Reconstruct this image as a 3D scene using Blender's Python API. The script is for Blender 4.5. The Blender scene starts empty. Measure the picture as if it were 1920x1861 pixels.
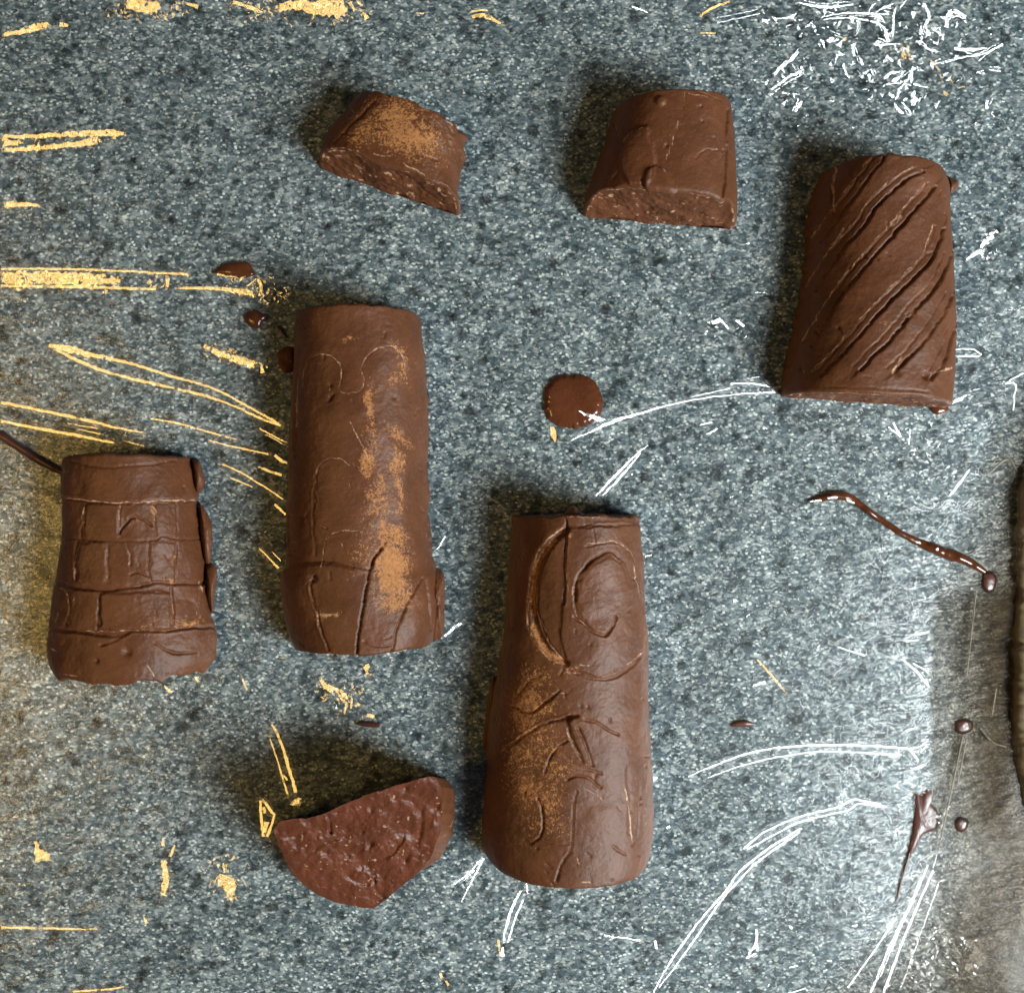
import bpy, math, random
import numpy as np
from mathutils import Vector
random.seed(7); np.random.seed(7)
C = bpy.context.scene.collection

# ------------------------------------------------------------------ scale and camera
S = 0.00015            # metres per unit: all shapes are written in units of 0.15 mm
H = 1900.0             # camera height in those units
CX, CY = 960.0, 930.5
cam = bpy.data.cameras.new('camera'); camo = bpy.data.objects.new('camera', cam); C.objects.link(camo)
camo.location = (0, 0, H*S); cam.sensor_width = 36; cam.lens = 36*H/1920
cam.clip_start = 0.01; cam.clip_end = 50
bpy.context.scene.camera = camo

# ------------------------------------------------------------------ room light
w = bpy.data.worlds.new('World'); bpy.context.scene.world = w; w.use_nodes = True
w.node_tree.nodes['Background'].inputs[0].default_value = (0.60, 0.66, 0.72, 1)
w.node_tree.nodes['Background'].inputs[1].default_value = 0.045

def lamp(name, direction, dist, sx, sy, power, color):
    d = Vector(direction).normalized()
    l = bpy.data.lights.new(name, 'AREA'); l.shape = 'RECTANGLE'; l.size = sx; l.size_y = sy
    l.energy = power; l.color = color
    o = bpy.data.objects.new(name, l); C.objects.link(o)
    o.location = d*dist; o.rotation_euler = d.to_track_quat('Z', 'Y').to_euler()
    return o.location
COOL = lamp('window_light', (0.63, -0.35, 0.53), 0.88, 0.36, 0.36, 17.5, (0.90, 0.98, 1.0))
WARM = lamp('kitchen_lamp', (-0.62, -0.12, 0.72), 0.95, 0.20, 0.27, 1.75, (1.0, 0.62, 0.17))

sc = bpy.context.scene
sc.view_settings.view_transform = 'Standard'; sc.view_settings.look = 'None'
sc.view_settings.exposure = 0; sc.view_settings.gamma = 1
sc.render.engine = 'CYCLES'
sc.cycles.transparent_max_bounces = 24

# ------------------------------------------------------------------ helpers
def unproj(x, y, z=0.0):
    """photo point + height -> place (units)"""
    x = np.asarray(x, float); y = np.asarray(y, float); z = np.asarray(z, float)
    k = (H - z)/H
    return np.stack([(x-CX)*k, -(y-CY)*k, z+0*x], -1)
def proj(P):
    k = H/(H-P[..., 2])
    return P[..., 0]*k+CX, -P[..., 1]*k+CY

def hash2(i, j, s):
    n = (i*374761393 + j*668265263 + s*1442695041) & 0xffffffff
    n = ((n ^ (n >> 13))*1274126177) & 0xffffffff
    n = n ^ (n >> 16)
    return (n & 0xffff)/32767.5 - 1.0
def vn(x, y, s=0):
    xi = np.floor(x).astype(np.int64); yi = np.floor(y).astype(np.int64)
    fx = x-xi; fy = y-yi; fx = fx*fx*(3-2*fx); fy = fy*fy*(3-2*fy)
    a = hash2(xi, yi, s); b = hash2(xi+1, yi, s); c = hash2(xi, yi+1, s); d = hash2(xi+1, yi+1, s)
    return (a*(1-fx)+b*fx)*(1-fy)+(c*(1-fx)+d*fx)*fy
def fbm(x, y, sc_, s=0, octv=4, g=0.5):
    r = 0; a = 1.0; x = x/sc_; y = y/sc_
    for o in range(octv):
        r = r + a*vn(x+17.3*o, y-9.1*o, s+o); a *= g; x = x*2.03; y = y*2.03
    return r
def pline(pts, n=None, step=None, smooth=True):
    """resample a polyline (any number of columns) by arc length"""
    p = np.array(pts, float)
    if smooth and len(p) > 2:
        q = [p[0]]
        pp = np.vstack([2*p[0]-p[1], p, 2*p[-1]-p[-2]])
        for i in range(1, len(pp)-2):
            for t in (0.25, 0.5, 0.75, 1.0):
                a, b, c, d = pp[i-1], pp[i], pp[i+1], pp[i+2]
                q.append(0.5*((2*b)+(c-a)*t+(2*a-5*b+4*c-d)*t*t+(3*b-a-3*c+d)*t**3))
        p = np.array(q)
    s = np.r_[0, np.cumsum(np.hypot(*(p[1:, :2]-p[:-1, :2]).T))]
    if n is None: n = max(2, int(s[-1]/step)+1)
    t = np.linspace(0, s[-1], n)
    return np.stack([np.interp(t, s, p[:, k]) for k in range(p.shape[1])], -1)
def sdist(X, Y, pts, maxd):
    """signed distance to a polyline (sign: + on the right of its direction)"""
    D = np.full(X.shape, 1e9); SG = np.ones(X.shape)
    p = pline(pts, step=6) if len(pts) > 2 else np.array(pts, float)[:, :2]
    lo = p.min(0)-maxd; hi = p.max(0)+maxd
    m = (X > lo[0]) & (X < hi[0]) & (Y > lo[1]) & (Y < hi[1])
    if not m.any(): return D, SG
    x = X[m]; y = Y[m]; d = np.full(x.shape, 1e9); sg = np.ones(x.shape)
    for a, b in zip(p[:-1], p[1:]):
        ab = b[:2]-a[:2]; L2 = (ab**2).sum()+1e-9
        t = np.clip(((x-a[0])*ab[0]+(y-a[1])*ab[1])/L2, 0, 1)
        dx = x-a[0]-t*ab[0]; dy = y-a[1]-t*ab[1]; dd = np.hypot(dx, dy)
        better = dd < d
        d = np.where(better, dd, d); sg = np.where(better, np.sign(ab[0]*dy-ab[1]*dx+1e-9), sg)
    D[m] = d; SG[m] = sg
    return D, SG
def inside(X, Y, poly):
    r = np.zeros(X.shape, bool); n = len(poly)
    for i in range(n):
        x1, y1 = poly[i][:2]; x2, y2 = poly[(i+1) % n][:2]
        if y1 == y2: continue
        c = ((y1 > Y) != (y2 > Y)) & (X < (x2-x1)*(Y-y1)/(y2-y1)+x1)
        r ^= c
    return r
def smooth01(t): t = np.clip(t, 0, 1); return t*t*(3-2*t)

# carving operators; each gets photo-plane coordinates and returns a displacement
def groove(pts, wd, dp, lip=0.0, side=1, wob=1.6):
    wd = wd*.72; lip = lip*.42; dp = dp*.8
    def f(X, Y):
        X2 = X+wob*fbm(X, Y, 14, 5, 4); Y2 = Y+wob*fbm(X, Y, 14, 9, 4)
        D, SG = sdist(X2, Y2, pts, wd*6)
        amp = 0.55+0.45*smooth01(0.5+0.9*fbm(X, Y, 30, 3, 2))
        r = -dp*amp*np.exp(-(D/wd)**2)
        if lip: r = r + lip*amp*np.exp(-((D-wd*1.7)/(wd*0.9))**2)*(SG*side > 0)
        return r
    return f
def step(pts, ht, wd, reach=40, side=1):
    """a ledge: one side of the line stands proud and falls off over reach"""
    def f(X, Y):
        X2 = X+1.5*fbm(X, Y, 12, 25, 3); Y2 = Y+1.5*fbm(X, Y, 12, 29, 3)
        D, SG = sdist(X2, Y2, pts, reach)
        return np.where(SG*side > 0, ht*np.clip(1-D/reach, 0, 1)*smooth01(D/wd), -0.5*ht*np.exp(-(D/wd)**2))
    return f
def plate(poly, ht, wd=4):
    def f(X, Y):
        X2 = X+2*fbm(X, Y, 16, 35, 3); Y2 = Y+2*fbm(X, Y, 16, 39, 3)
        m = inside(X2, Y2, poly); D, _ = sdist(X2, Y2, list(poly)+[poly[0]], 30)
        return ht*np.where(m, smooth01(0.5+D/(2*wd)), smooth01(0.5-D/(2*wd)))
    return f
def dent(x, y, r, dp):
    return lambda X, Y: -dp*np.exp(-(((X-x)**2+(Y-y)**2)/r**2))

# ------------------------------------------------------------------ node helpers
def nmat(name):
    m = bpy.data.materials.new(name); m.use_nodes = True
    nt = m.node_tree; nt.nodes.clear()
    out = nt.nodes.new('ShaderNodeOutputMaterial')
    def N(t, **kw):
        n = nt.nodes.new(t)
        for k, v in kw.items():
            if k.startswith('i_'):
                key = k[2:]; key = int(key) if key.isdigit() else key.replace('_', ' ')
                n.inputs[key].default_value = v
            else: setattr(n, k, v)
        return n
    return m, nt, N, out
def ramp(N, stops, interp='LINEAR'):
    r = N('ShaderNodeValToRGB'); e = r.color_ramp; e.interpolation = interp
    while len(e.elements) < len(stops): e.elements.new(0.5)
    for el, (p, c) in zip(e.elements, stops):
        el.position = p; el.color = (*c, 1) if len(c) == 3 else c
    return r
def units(N, nt, world=True):
    """coordinates in scene units"""
    if world:
        g = N('ShaderNodeNewGeometry'); src = g.outputs['Position']
    else:
        g = N('ShaderNodeTexCoord'); src = g.outputs['Object']
    m = N('ShaderNodeMapping'); m.inputs['Scale'].default_value = (1/S,)*3
    nt.links.new(src, m.inputs['Vector'])
    return m.outputs['Vector']

# ------------------------------------------------------------------ materials
def mat_counter():
    m, nt, N, out = nmat('speckled_laminate'); L = nt.links.new
    co = units(N, nt)
    wn = N('ShaderNodeTexNoise', i_Scale=0.10, i_Detail=4.0, i_Roughness=.75); L(co, wn.inputs['Vector'])
    wm = N('ShaderNodeVectorMath', operation='SCALE'); wm.inputs['Scale'].default_value = 10.0
    L(wn.outputs['Color'], wm.inputs[0])
    add = N('ShaderNodeVectorMath', operation='ADD'); L(co, add.inputs[0]); L(wm.outputs[0], add.inputs[1])
    rot = N('ShaderNodeMapping'); rot.inputs['Rotation'].default_value = (0, 0, math.radians(-22)); rot.inputs['Scale'].default_value = (0.72, 1.15, 1)
    L(add.outputs[0], rot.inputs['Vector'])
    def vor(scale, off, stops):
        mp = N('ShaderNodeMapping'); mp.inputs['Location'].default_value = (off, off*0.7, 0); L(rot.outputs[0], mp.inputs['Vector'])
        v = N('ShaderNodeTexVoronoi', i_Scale=scale, feature='F1'); L(mp.outputs[0], v.inputs['Vector'])
        sep = N('ShaderNodeSeparateColor'); L(v.outputs['Color'], sep.inputs[0])
        r = ramp(N, stops); L(sep.outputs[0], r.inputs[0]); return r, v
    b, bv = vor(0.13, 0, [(0, (.020, .032, .038)), (.35, (.048, .070, .078)), (.68, (.108, .142, .148)), (.88, (.21, .25, .245)), (1, (.36, .40, .37))])
    f, fv = vor(0.27, 371, [(0, (.018, .030, .034)), (.42, (.060, .086, .092)), (.70, (.15, .18, .18)), (.90, (.34, .37, .34)), (1, (.66, .66, .56))])
    mx = N('ShaderNodeMixRGB'); mx.inputs[0].default_value = 0.5; L(b.outputs[0], mx.inputs[1]); L(f.outputs[0], mx.inputs[2])
    # rare bright chips with soft edges
    g_, gv = vor(0.170, 911, [(0, (0, 0, 0)), (.74, (0, 0, 0)), (.82, (.8, .8, .8)), (1, (1, 1, 1))])
    dr = ramp(N, [(0.0, (.9, .9, .9)), (0.30, (.9, .9, .9)), (0.46, (0, 0, 0))]); L(gv.outputs['Distance'], dr.inputs[0])
    mul = N('ShaderNodeMixRGB', blend_type='MULTIPLY'); mul.inputs[0].default_value = 1; L(g_.outputs[0], mul.inputs[1]); L(dr.outputs[0], mul.inputs[2])
    mx2 = N('ShaderNodeMixRGB'); L(mul.outputs[0], mx2.inputs[0]); L(mx.outputs[0], mx2.inputs[1]); mx2.inputs[2].default_value = (.60, .64, .58, 1)
    # dark blots, several sizes
    n1 = N('ShaderNodeTexNoise', i_Scale=0.028, i_Detail=3.5, i_Roughness=0.6); L(add.outputs[0], n1.inputs['Vector'])
    r1 = ramp(N, [(0, (1, 1, 1)), (.56, (1, 1, 1)), (.66, (.42, .44, .44)), (1, (.25, .27, .27))]); L(n1.outputs['Fac'], r1.inputs[0])
    mb = N('ShaderNodeMixRGB', blend_type='MULTIPLY'); mb.inputs[0].default_value = 1; L(mx2.outputs[0], mb.inputs[1]); L(r1.outputs[0], mb.inputs[2])
    for sc_, off, lo_, hi_, amt in ((.024, 1300, .12, .24, .66), (.045, 2100, .10, .20, .55), (.0135, 3100, .09, .19, .72)):
        mp = N('ShaderNodeMapping'); mp.inputs['Location'].default_value = (off, off*.3, 0); L(add.outputs[0], mp.inputs['Vector'])
        sv_ = N('ShaderNodeTexVoronoi', i_Scale=sc_, feature='F1'); L(mp.outputs[0], sv_.inputs['Vector'])
        rr_ = ramp(N, [(0, (1-amt,)*3), (lo_, (1-amt,)*3), (hi_, (1, 1, 1))]); L(sv_.outputs['Distance'], rr_.inputs[0])
        q_ = N('ShaderNodeMixRGB', blend_type='MULTIPLY'); q_.inputs[0].default_value = 1; L(mb.outputs[0], q_.inputs[1]); L(rr_.outputs[0], q_.inputs[2]); mb = q_
    # slow drift of tone
    n2 = N('ShaderNodeTexNoise', i_Scale=0.012, i_Detail=4.0); L(co, n2.inputs['Vector'])
    r2 = ramp(N, [(.3, (.74, .75, .75)), (.7, (1.26, 1.26, 1.26))]); L(n2.outputs['Fac'], r2.inputs[0])
    mc = N('ShaderNodeMixRGB', blend_type='MULTIPLY'); mc.inputs[0].default_value = 1; L(mb.outputs[0], mc.inputs[1]); L(r2.outputs[0], mc.inputs[2])
    gain = N('ShaderNodeMixRGB', blend_type='MULTIPLY'); gain.inputs[0].default_value = 1; L(mc.outputs[0], gain.inputs[1]); gain.inputs[2].default_value = (1.20, 1.19, 1.24, 1)
    p = N('ShaderNodeBsdfPrincipled', i_Roughness=0.42); L(gain.outputs[0], p.inputs['Base Color'])
    p.inputs['Specular IOR Level'].default_value = 0.35
    L(p.outputs[0], out.inputs[0]); return m

def mat_choc(name, base=(.094, .0310, .0112), rough=.46, bump=.35, crumb=0.0, red=0.0, spec=.27):
    m, nt, N, out = nmat(name); L = nt.links.new
    co = units(N, nt)
    n = N('ShaderNodeTexNoise', i_Scale=0.018, i_Detail=5.0, i_Roughness=.6); L(co, n.inputs['Vector'])
    lo = tuple(c*.80 for c in base); hi = (base[0]*1.22, base[1]*1.27, base[2]*1.35)
    r = ramp(N, [(.32, lo), (.70, hi)]); L(n.outputs['Fac'], r.inputs[0])
    # tiny bloom specks
    v = N('ShaderNodeTexNoise', i_Scale=0.28, i_Detail=3.0, i_Roughness=.7); L(co, v.inputs['Vector'])
    vr = ramp(N, [(.60, (0, 0, 0)), (.72, (1, 1, 1))]); L(v.outputs['Fac'], vr.inputs[0])
    sm = N('ShaderNodeMath', operation='MULTIPLY'); sm.inputs[1].default_value = .26+crumb; L(vr.outputs[0], sm.inputs[0])
    m1 = N('ShaderNodeMixRGB'); L(sm.outputs[0], m1.inputs[0]); L(r.outputs[0], m1.inputs[1]); m1.inputs[2].default_value = (.34, .19, .11, 1)
    # dust of cocoa (attribute) broken up by fine noise
    a = N('ShaderNodeAttribute', attribute_name='dust')
    dn = N('ShaderNodeTexNoise', i_Scale=0.13, i_Detail=8.0, i_Roughness=.85); L(co, dn.inputs['Vector'])
    df = N('ShaderNodeTexNoise', i_Scale=0.30, i_Detail=4.0, i_Roughness=.8); L(co, df.inputs['Vector'])
    dx = N('ShaderNodeMath', operation='MULTIPLY_ADD'); dx.inputs[1].default_value = 1.75; L(df.outputs['Fac'], dx.inputs[0])
    dh = N('ShaderNodeMath', operation='MULTIPLY_ADD'); dh.inputs[1].default_value = 2.0; dh.inputs[2].default_value = -1.36; L(dn.outputs['Fac'], dh.inputs[0]); L(dh.outputs[0], dx.inputs[2])
    ma = N('ShaderNodeMath', operation='ADD'); L(a.outputs['Fac'], ma.inputs[0]); L(dx.outputs[0], ma.inputs[1])
    mr = N('ShaderNodeMapRange'); mr.interpolation_type = 'SMOOTHSTEP'
    for k, vv in (('From Min', .88), ('From Max', 1.04), ('To Min', 0), ('To Max', .85)): mr.inputs[k].default_value = vv
    L(ma.outputs[0], mr.inputs['Value'])
    gate = N('ShaderNodeMath', operation='MULTIPLY', use_clamp=True); gate.inputs[1].default_value = 8; L(a.outputs['Fac'], gate.inputs[0])
    mg = N('ShaderNodeMath', operation='MULTIPLY'); L(mr.outputs[0], mg.inputs[0]); L(gate.outputs[0], mg.inputs[1])
    dc = ramp(N, [(.35, (.27, .105, .034)), (.65, (.46, .205, .070))]); L(dn.outputs['Fac'], dc.inputs[0])
    m2 = N('ShaderNodeMixRGB'); L(mg.outputs[0], m2.inputs[0]); L(m1.outputs[0], m2.inputs[1]); L(dc.outputs[0], m2.inputs[2])
    # pale scuffs along sharp edges (attribute)
    a2 = N('ShaderNodeAttribute', attribute_name='scuff')
    sn = N('ShaderNodeTexNoise', i_Scale=0.10, i_Detail=4.0, i_Roughness=.7); L(co, sn.inputs['Vector'])
    s1 = N('ShaderNodeMath', operation='MULTIPLY'); L(a2.outputs['Fac'], s1.inputs[0]); L(sn.outputs['Fac'], s1.inputs[1])
    s2 = N('ShaderNodeMapRange'); s2.interpolation_type = 'SMOOTHSTEP'
    for k, vv in (('From Min', .30), ('From Max', .62), ('To Min', 0), ('To Max', .85)): s2.inputs[k].default_value = vv
    L(s1.outputs[0], s2.inputs['Value'])
    m3 = N('ShaderNodeMixRGB'); L(s2.outputs[0], m3.inputs[0]); L(m2.outputs[0], m3.inputs[1]); m3.inputs[2].default_value = (.50, .30, .19, 1)
    p = N('ShaderNodeBsdfPrincipled'); L(m3.outputs[0], p.inputs['Base Color'])
    p.inputs['Specular IOR Level'].default_value = spec
    rr = N('ShaderNodeMath', operation='MULTIPLY_ADD', use_clamp=True); L(mg.outputs[0], rr.inputs[0]); rr.inputs[1].default_value = .4; rr.inputs[2].default_value = rough
    L(rr.outputs[0], p.inputs['Roughness'])
    bn = N('ShaderNodeTexNoise', i_Scale=0.09, i_Detail=7.0, i_Roughness=.66); L(co, bn.inputs['Vector'])
    bp = N('ShaderNodeBump'); bp.inputs['Strength'].default_value = bump; bp.inputs['Distance'].default_value = 4.5*S
    L(bn.outputs['Fac'], bp.inputs['Height']); L(bp.outputs[0], p.inputs['Normal'])
    L(p.outputs[0], out.inputs[0]); return m

def mat_film(name, refl, rough, bump=0.0, haze=0.0, hazecol=(.3, .3, .3), tint=(1, 1, 1), fade=False):
    m, nt, N, out = nmat(name); L = nt.links.new
    t = N('ShaderNodeBsdfTransparent'); t.inputs[0].default_value = (*tint, 1)
    g = N('ShaderNodeBsdfGlossy', i_Roughness=rough); g.inputs['Color'].default_value = (1, 1, 1, 1)
    co = units(N, nt)
    if bump:
        mp = N('ShaderNodeMapping'); mp.inputs['Rotation'].default_value = (0, 0, math.radians(-20)); mp.inputs['Scale'].default_value = (.55, 1.5, 1)
        L(co, mp.inputs['Vector'])
        bn = N('ShaderNodeTexNoise', i_Scale=0.045, i_Detail=5.0, i_Roughness=.62); L(mp.outputs[0], bn.inputs['Vector'])
        bp = N('ShaderNodeBump'); bp.inputs['Strength'].default_value = bump; bp.inputs['Distance'].default_value = 6*S
        L(bn.outputs['Fac'], bp.inputs['Height']); L(bp.outputs[0], g.inputs['Normal'])
    body = t.outputs[0]
    if haze:
        d = N('ShaderNodeBsdfDiffuse'); d.inputs[0].default_value = (*hazecol, 1)
        hn = N('ShaderNodeTexNoise', i_Scale=0.012, i_Detail=5.0, i_Roughness=.6); L(co, hn.inputs['Vector'])
        hm = N('ShaderNodeMapRange')
        for k, vv in (('From Min', .35), ('From Max', .7), ('To Min', haze*.45), ('To Max', min(1, haze*1.5))): hm.inputs[k].default_value = vv
        L(hn.outputs['Fac'], hm.inputs['Value'])
        if fade:
            fa = N('ShaderNodeAttribute', attribute_name='fade')
            fm_ = N('ShaderNodeMath', operation='MULTIPLY'); L(hm.outputs[0], fm_.inputs[0]); L(fa.outputs['Fac'], fm_.inputs[1]); hm = fm_
            tm = N('ShaderNodeMixRGB'); L(fa.outputs['Fac'], tm.inputs[0]); tm.inputs[1].default_value = (.93, .92, .91, 1); tm.inputs[2].default_value = (*tint, 1); L(tm.outputs[0], t.inputs[0])
        mh = N('ShaderNodeMixShader'); L(hm.outputs[0], mh.inputs[0]); L(body, mh.inputs[1]); L(d.outputs[0], mh.inputs[2]); body = mh.outputs[0]
    mx = N('ShaderNodeMixShader')
    if refl < .07:
        fr = N('ShaderNodeFresnel', i_IOR=1.45); ge = N('ShaderNodeNewGeometry')
        io = N('ShaderNodeMapRange'); io.inputs['To Min'].default_value = 1.45; io.inputs['To Max'].default_value = 1/1.45
        L(ge.outputs['Backfacing'], io.inputs['Value']); L(io.outputs[0], fr.inputs['IOR'])      # the same sheet from either side
        fm = N('ShaderNodeMath', operation='MULTIPLY', use_clamp=True); fm.inputs[1].default_value = refl/.035
        L(fr.outputs[0], fm.inputs[0]); L(fm.outputs[0], mx.inputs[0])
    else: mx.inputs[0].default_value = refl
    L(body, mx.inputs[1]); L(g.outputs[0], mx.inputs[2])
    L(mx.outputs[0], out.inputs[0]); return m

M_COUNTER = mat_counter()
M_CHOC = mat_choc('cast_chocolate')
M_CUT = mat_choc('cut_chocolate', base=(.098, .032, .0115), rough=.55, bump=.6, crumb=.05, spec=.2)
M_SLICE = mat_choc('broken_chocolate', base=(.088, .0235, .0095), rough=.26, bump=.6, crumb=0, spec=.42)
M_WET = mat_choc('melted_chocolate', base=(.085, .025, .009), rough=.16, bump=.05, spec=.6)
M_FLAT = mat_choc('smeared_chocolate', base=(.075, .026, .018), rough=.3, bump=.1, spec=.5)
M_FILM = mat_film('cling_film', .058, .13, bump=.5)
M_CREASE = mat_film('creased_film', .105, .13)
M_CRUMPLE = mat_film('crumpled_film', .085, .10)
M_SHEEN = mat_film('sheen_film', .045, .34)  # glow beside the warm folds, put in as a rougher film
M_SHEEN_COOL = mat_film('sheen_film_cool', .0105, .36)  # same film, reflectance cut down for glow from the cool lamp
M_CREASE_COOL = mat_film('creased_film_cool', .050, .11)  # same film as the warm creases, dimmed for cool lamp glints
M_CRUMPLE_COOL = mat_film('crumpled_film_cool', .035, .12)  # same crumpled film, dimmed so cool lamp glints keep their tone
M_LAYER = mat_film('doubled_film', .009, .13, bump=.16, haze=.18, hazecol=(.085, .062, .038), tint=(.34, .285, .22), fade=True)
M_ROLL = mat_film('rolled_film', .03, .35, bump=.7, haze=.75, hazecol=(.17, .13, .075), tint=(.7, .63, .5))

# ------------------------------------------------------------------ objects
def mesh_obj(name, V, F, mat, parent=None, origin=None, attrs=None, smooth=True):
    V = np.asarray(V, float)
    o0 = np.zeros(3) if origin is None else np.asarray(origin, float)
    me = bpy.data.meshes.new(name)
    V2 = ((V-o0)*S).astype(np.float32)
    F = np.asarray(F, np.int32)
    k = F.shape[1]
    me.vertices.add(len(V2)); me.vertices.foreach_set('co', V2.ravel())
    me.loops.add(F.size); me.loops.foreach_set('vertex_index', F.ravel())
    me.polygons.add(len(F)); me.polygons.foreach_set('loop_start', np.arange(0, F.size, k, dtype=np.int32))
    me.update(calc_edges=True); me.validate()
    if attrs:
        for an, av in attrs.items():
            at = me.attributes.new(an, 'FLOAT', 'POINT'); at.data.foreach_set('value', np.asarray(av, np.float32).ravel())
    me.polygons.foreach_set('use_smooth', np.full(len(me.polygons), smooth))
    me.materials.append(mat)
    o = bpy.data.objects.new(name, me); C.objects.link(o)
    if parent: o.parent = parent
    else: o.location = tuple(o0*S)
    return o
def thing(name, label, cat, origin, group=None):
    o = bpy.data.objects.new(name, None); C.objects.link(o); o.location = tuple(np.asarray(origin)*S)
    o.empty_display_size = .01
    tag(o, label, cat, group); return o
def tag(o, label, cat, group=None):
    o['label'] = label; o['category'] = cat
    if group: o['group'] = group
    return o
def grid_faces(nr, nc, off=0):
    i, j = np.meshgrid(np.arange(nr-1), np.arange(nc-1), indexing='ij')
    a = (i*nc+j+off).ravel()
    return np.stack([a, a+nc, a+nc+1, a+1], -1)

Z0 = 2.0      # everything lies on the film
def dustmask(X, Y, spots):
    D = np.zeros(X.shape)
    for s in spots:
        if len(s) == 2:      # polyline, width
            d, _ = sdist(X, Y, s[0], s[1]*3); D = np.maximum(D, np.exp(-(d/s[1])**2)*.62)
        else:
            x, y, rx, ry, ang, a = s
            c, sn = math.cos(math.radians(ang)), math.sin(math.radians(ang))
            dx = X-x+7*fbm(X, Y, 22, 61, 3); dy = Y-y+7*fbm(X, Y, 22, 67, 3)
            q = ((dx*c+dy*sn)/rx)**2+((-dx*sn+dy*c)/ry)**2
            D = np.maximum(D, a*.86*np.exp(-q*.5))
    return D
GROUP = 'moulded chocolate pieces lying on the wrap'
def casting(label, left, right, h, s0=0, s1=0, carve=(), dust=(), scuffs=(), rough=1.0, expo=2.15, hprof=None,
            end_wob=(2.0, 2.0), caps=(True, True), name='chocolate_casting', seed=0, cap_rough=3.0, edge=2.6, cap_label=None, bow=(0, 0)):
    left = np.array(left, float); right = np.array(right, float)
    Ln = np.hypot(*(left[1:]-left[:-1]).T).sum()
    nu = int(Ln/1.7); 
    Lp = pline(left, n=nu); Rp = pline(right, n=nu)
    wid = np.hypot(*(Rp-Lp).T)
    # side that leans away from the lens bulges in the picture: pull its foot in
    kL = np.clip((CX-Lp[:, 0])/H, 0, 1); kR = np.clip((Rp[:, 0]-CX)/H, 0, 1)
    hh = np.full(nu, float(h)) if hprof is None else np.interp(np.linspace(0, 1, nu), *zip(*hprof))*h
    Lp[:, 0] += hh*(np.sqrt(1+kL**2)-1)*1.0; Rp[:, 0] -= hh*(np.sqrt(1+kR**2)-1)*1.0
    LW = unproj(Lp[:, 0], Lp[:, 1]); RW = unproj(Rp[:, 0], Rp[:, 1])
    nv = int(wid.mean()*1.5/1.8)
    v = np.linspace(0, math.pi, nv); cv = np.cos(v); sv = np.sin(v)
    cx = np.sign(cv)*np.abs(cv)**(2/expo); sz = np.abs(sv)**(2/expo)
    U = np.linspace(0, 1, nu)[:, None]
    MID = (LW+RW)/2; HALF = (RW-LW)/2
    # rounded rims at both ends
    b = 5.0; ds = np.minimum(U[:, 0], 1-U[:, 0])*Ln; tt = np.clip(1-ds/b, 0, 1); rs = 1-(b/(wid/2))*(1-np.sqrt(1-tt**2))
    P = MID[:, None, :]-HALF[:, None, :]*cx[None, :, None]*rs[:, None, None]
    P[..., 2] = (hh*rs)[:, None]*sz[None, :]
    ax = MID[-1]-MID[0]; axl = ax/np.linalg.norm(ax)
    sh = (1-U)*s0-U*s1
    P = P+axl[None, None, :]*(sh*sz[None, :])[..., None]
    # irregular ends
    vv = np.linspace(0, wid.mean()*1.5, nv)[None, :]
    endw = end_wob[0]*fbm(vv, vv*0+seed, 26, seed+3, 4)*np.exp(-U*Ln/18)-end_wob[1]*fbm(vv, vv*0+seed+40, 26, seed+8, 4)*np.exp(-(1-U)*Ln/18)
    endw = endw+(U**6*bow[1]-(1-U)**6*bow[0])*(1-cx[None, :]**2)
    P = P+axl*endw[..., None]
    X, Y = proj(P)
    du = np.gradient(P, axis=0); dv = np.gradient(P, axis=1)
    Nn = np.cross(dv, du); Nn /= (np.linalg.norm(Nn, axis=-1, keepdims=True)+1e-9)
    if Nn[nu//2, nv//2, 2] < 0: Nn = -Nn
    AV = (v/math.pi*wid.mean()*1.5)[None, :]+0*U; AU = U*Ln+0*AV
    D = rough*(2.4*fbm(AU, AV, 100, seed+11, 3)+0.45*fbm(AU, AV, 26, seed+15, 3)+0.22*fbm(AU, AV, 6, seed+19, 2))
    for c in carve: D = D+c(X, Y)
    # nicks, pits and short pale scratches
    rp = random.Random(seed+5); auto = []
    for q in range(int(nu*nv/1500)):
        i_, j_ = rp.randrange(8, nu-8), rp.randrange(int(nv*.12), int(nv*.88)); x_, y_ = X[i_, j_], Y[i_, j_]
        an = rp.gauss(1.4, .6); ln = rp.uniform(3, 13); seg_ = [(x_, y_), (x_+ln*math.cos(an), y_+ln*math.sin(an))]
        if rp.random() < .55: auto.append((seg_, rp.uniform(.8, 1.5)))
        if rp.random() < .5:
            d_, _ = sdist(X, Y, seg_, 10); D = D-rp.uniform(.8, 2.2)*np.exp(-(d_/rp.uniform(1.2, 2.4))**2)
        if rp.random() < .25: D = D-rp.uniform(1.5, 3)*np.exp(-(((X-x_)**2+(Y-y_)**2)/rp.uniform(2, 4)**2))
    # ragged foot along both sides
    foot = np.exp(-(np.minimum(v, math.pi-v)/0.16)**2)[None, :]
    D = D+foot*edge*(fbm(AU, AV*0+np.sign(cv)[None, :]*50, 20, seed+23, 4)+.25)
    P = P+Nn*D[..., None]
    P[..., 2] = np.maximum(P[..., 2], 0)+Z0
    DU = dustmask(X, Y, dust); SC = np.zeros(X.shape)
    for pts, wd in list(scuffs)+auto:
        d, _ = sdist(X+1.5*fbm(X, Y, 10, 77, 3), Y+1.5*fbm(X, Y, 10, 79, 3), pts, wd*4); SC = np.maximum(SC, np.exp(-(d/wd)**2))
    origin = np.array([MID[:, 0].mean(), MID[:, 1].mean(), Z0])
    root = thing(name, label, 'chocolate', origin, GROUP)
    F = grid_faces(nu, nv)
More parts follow.
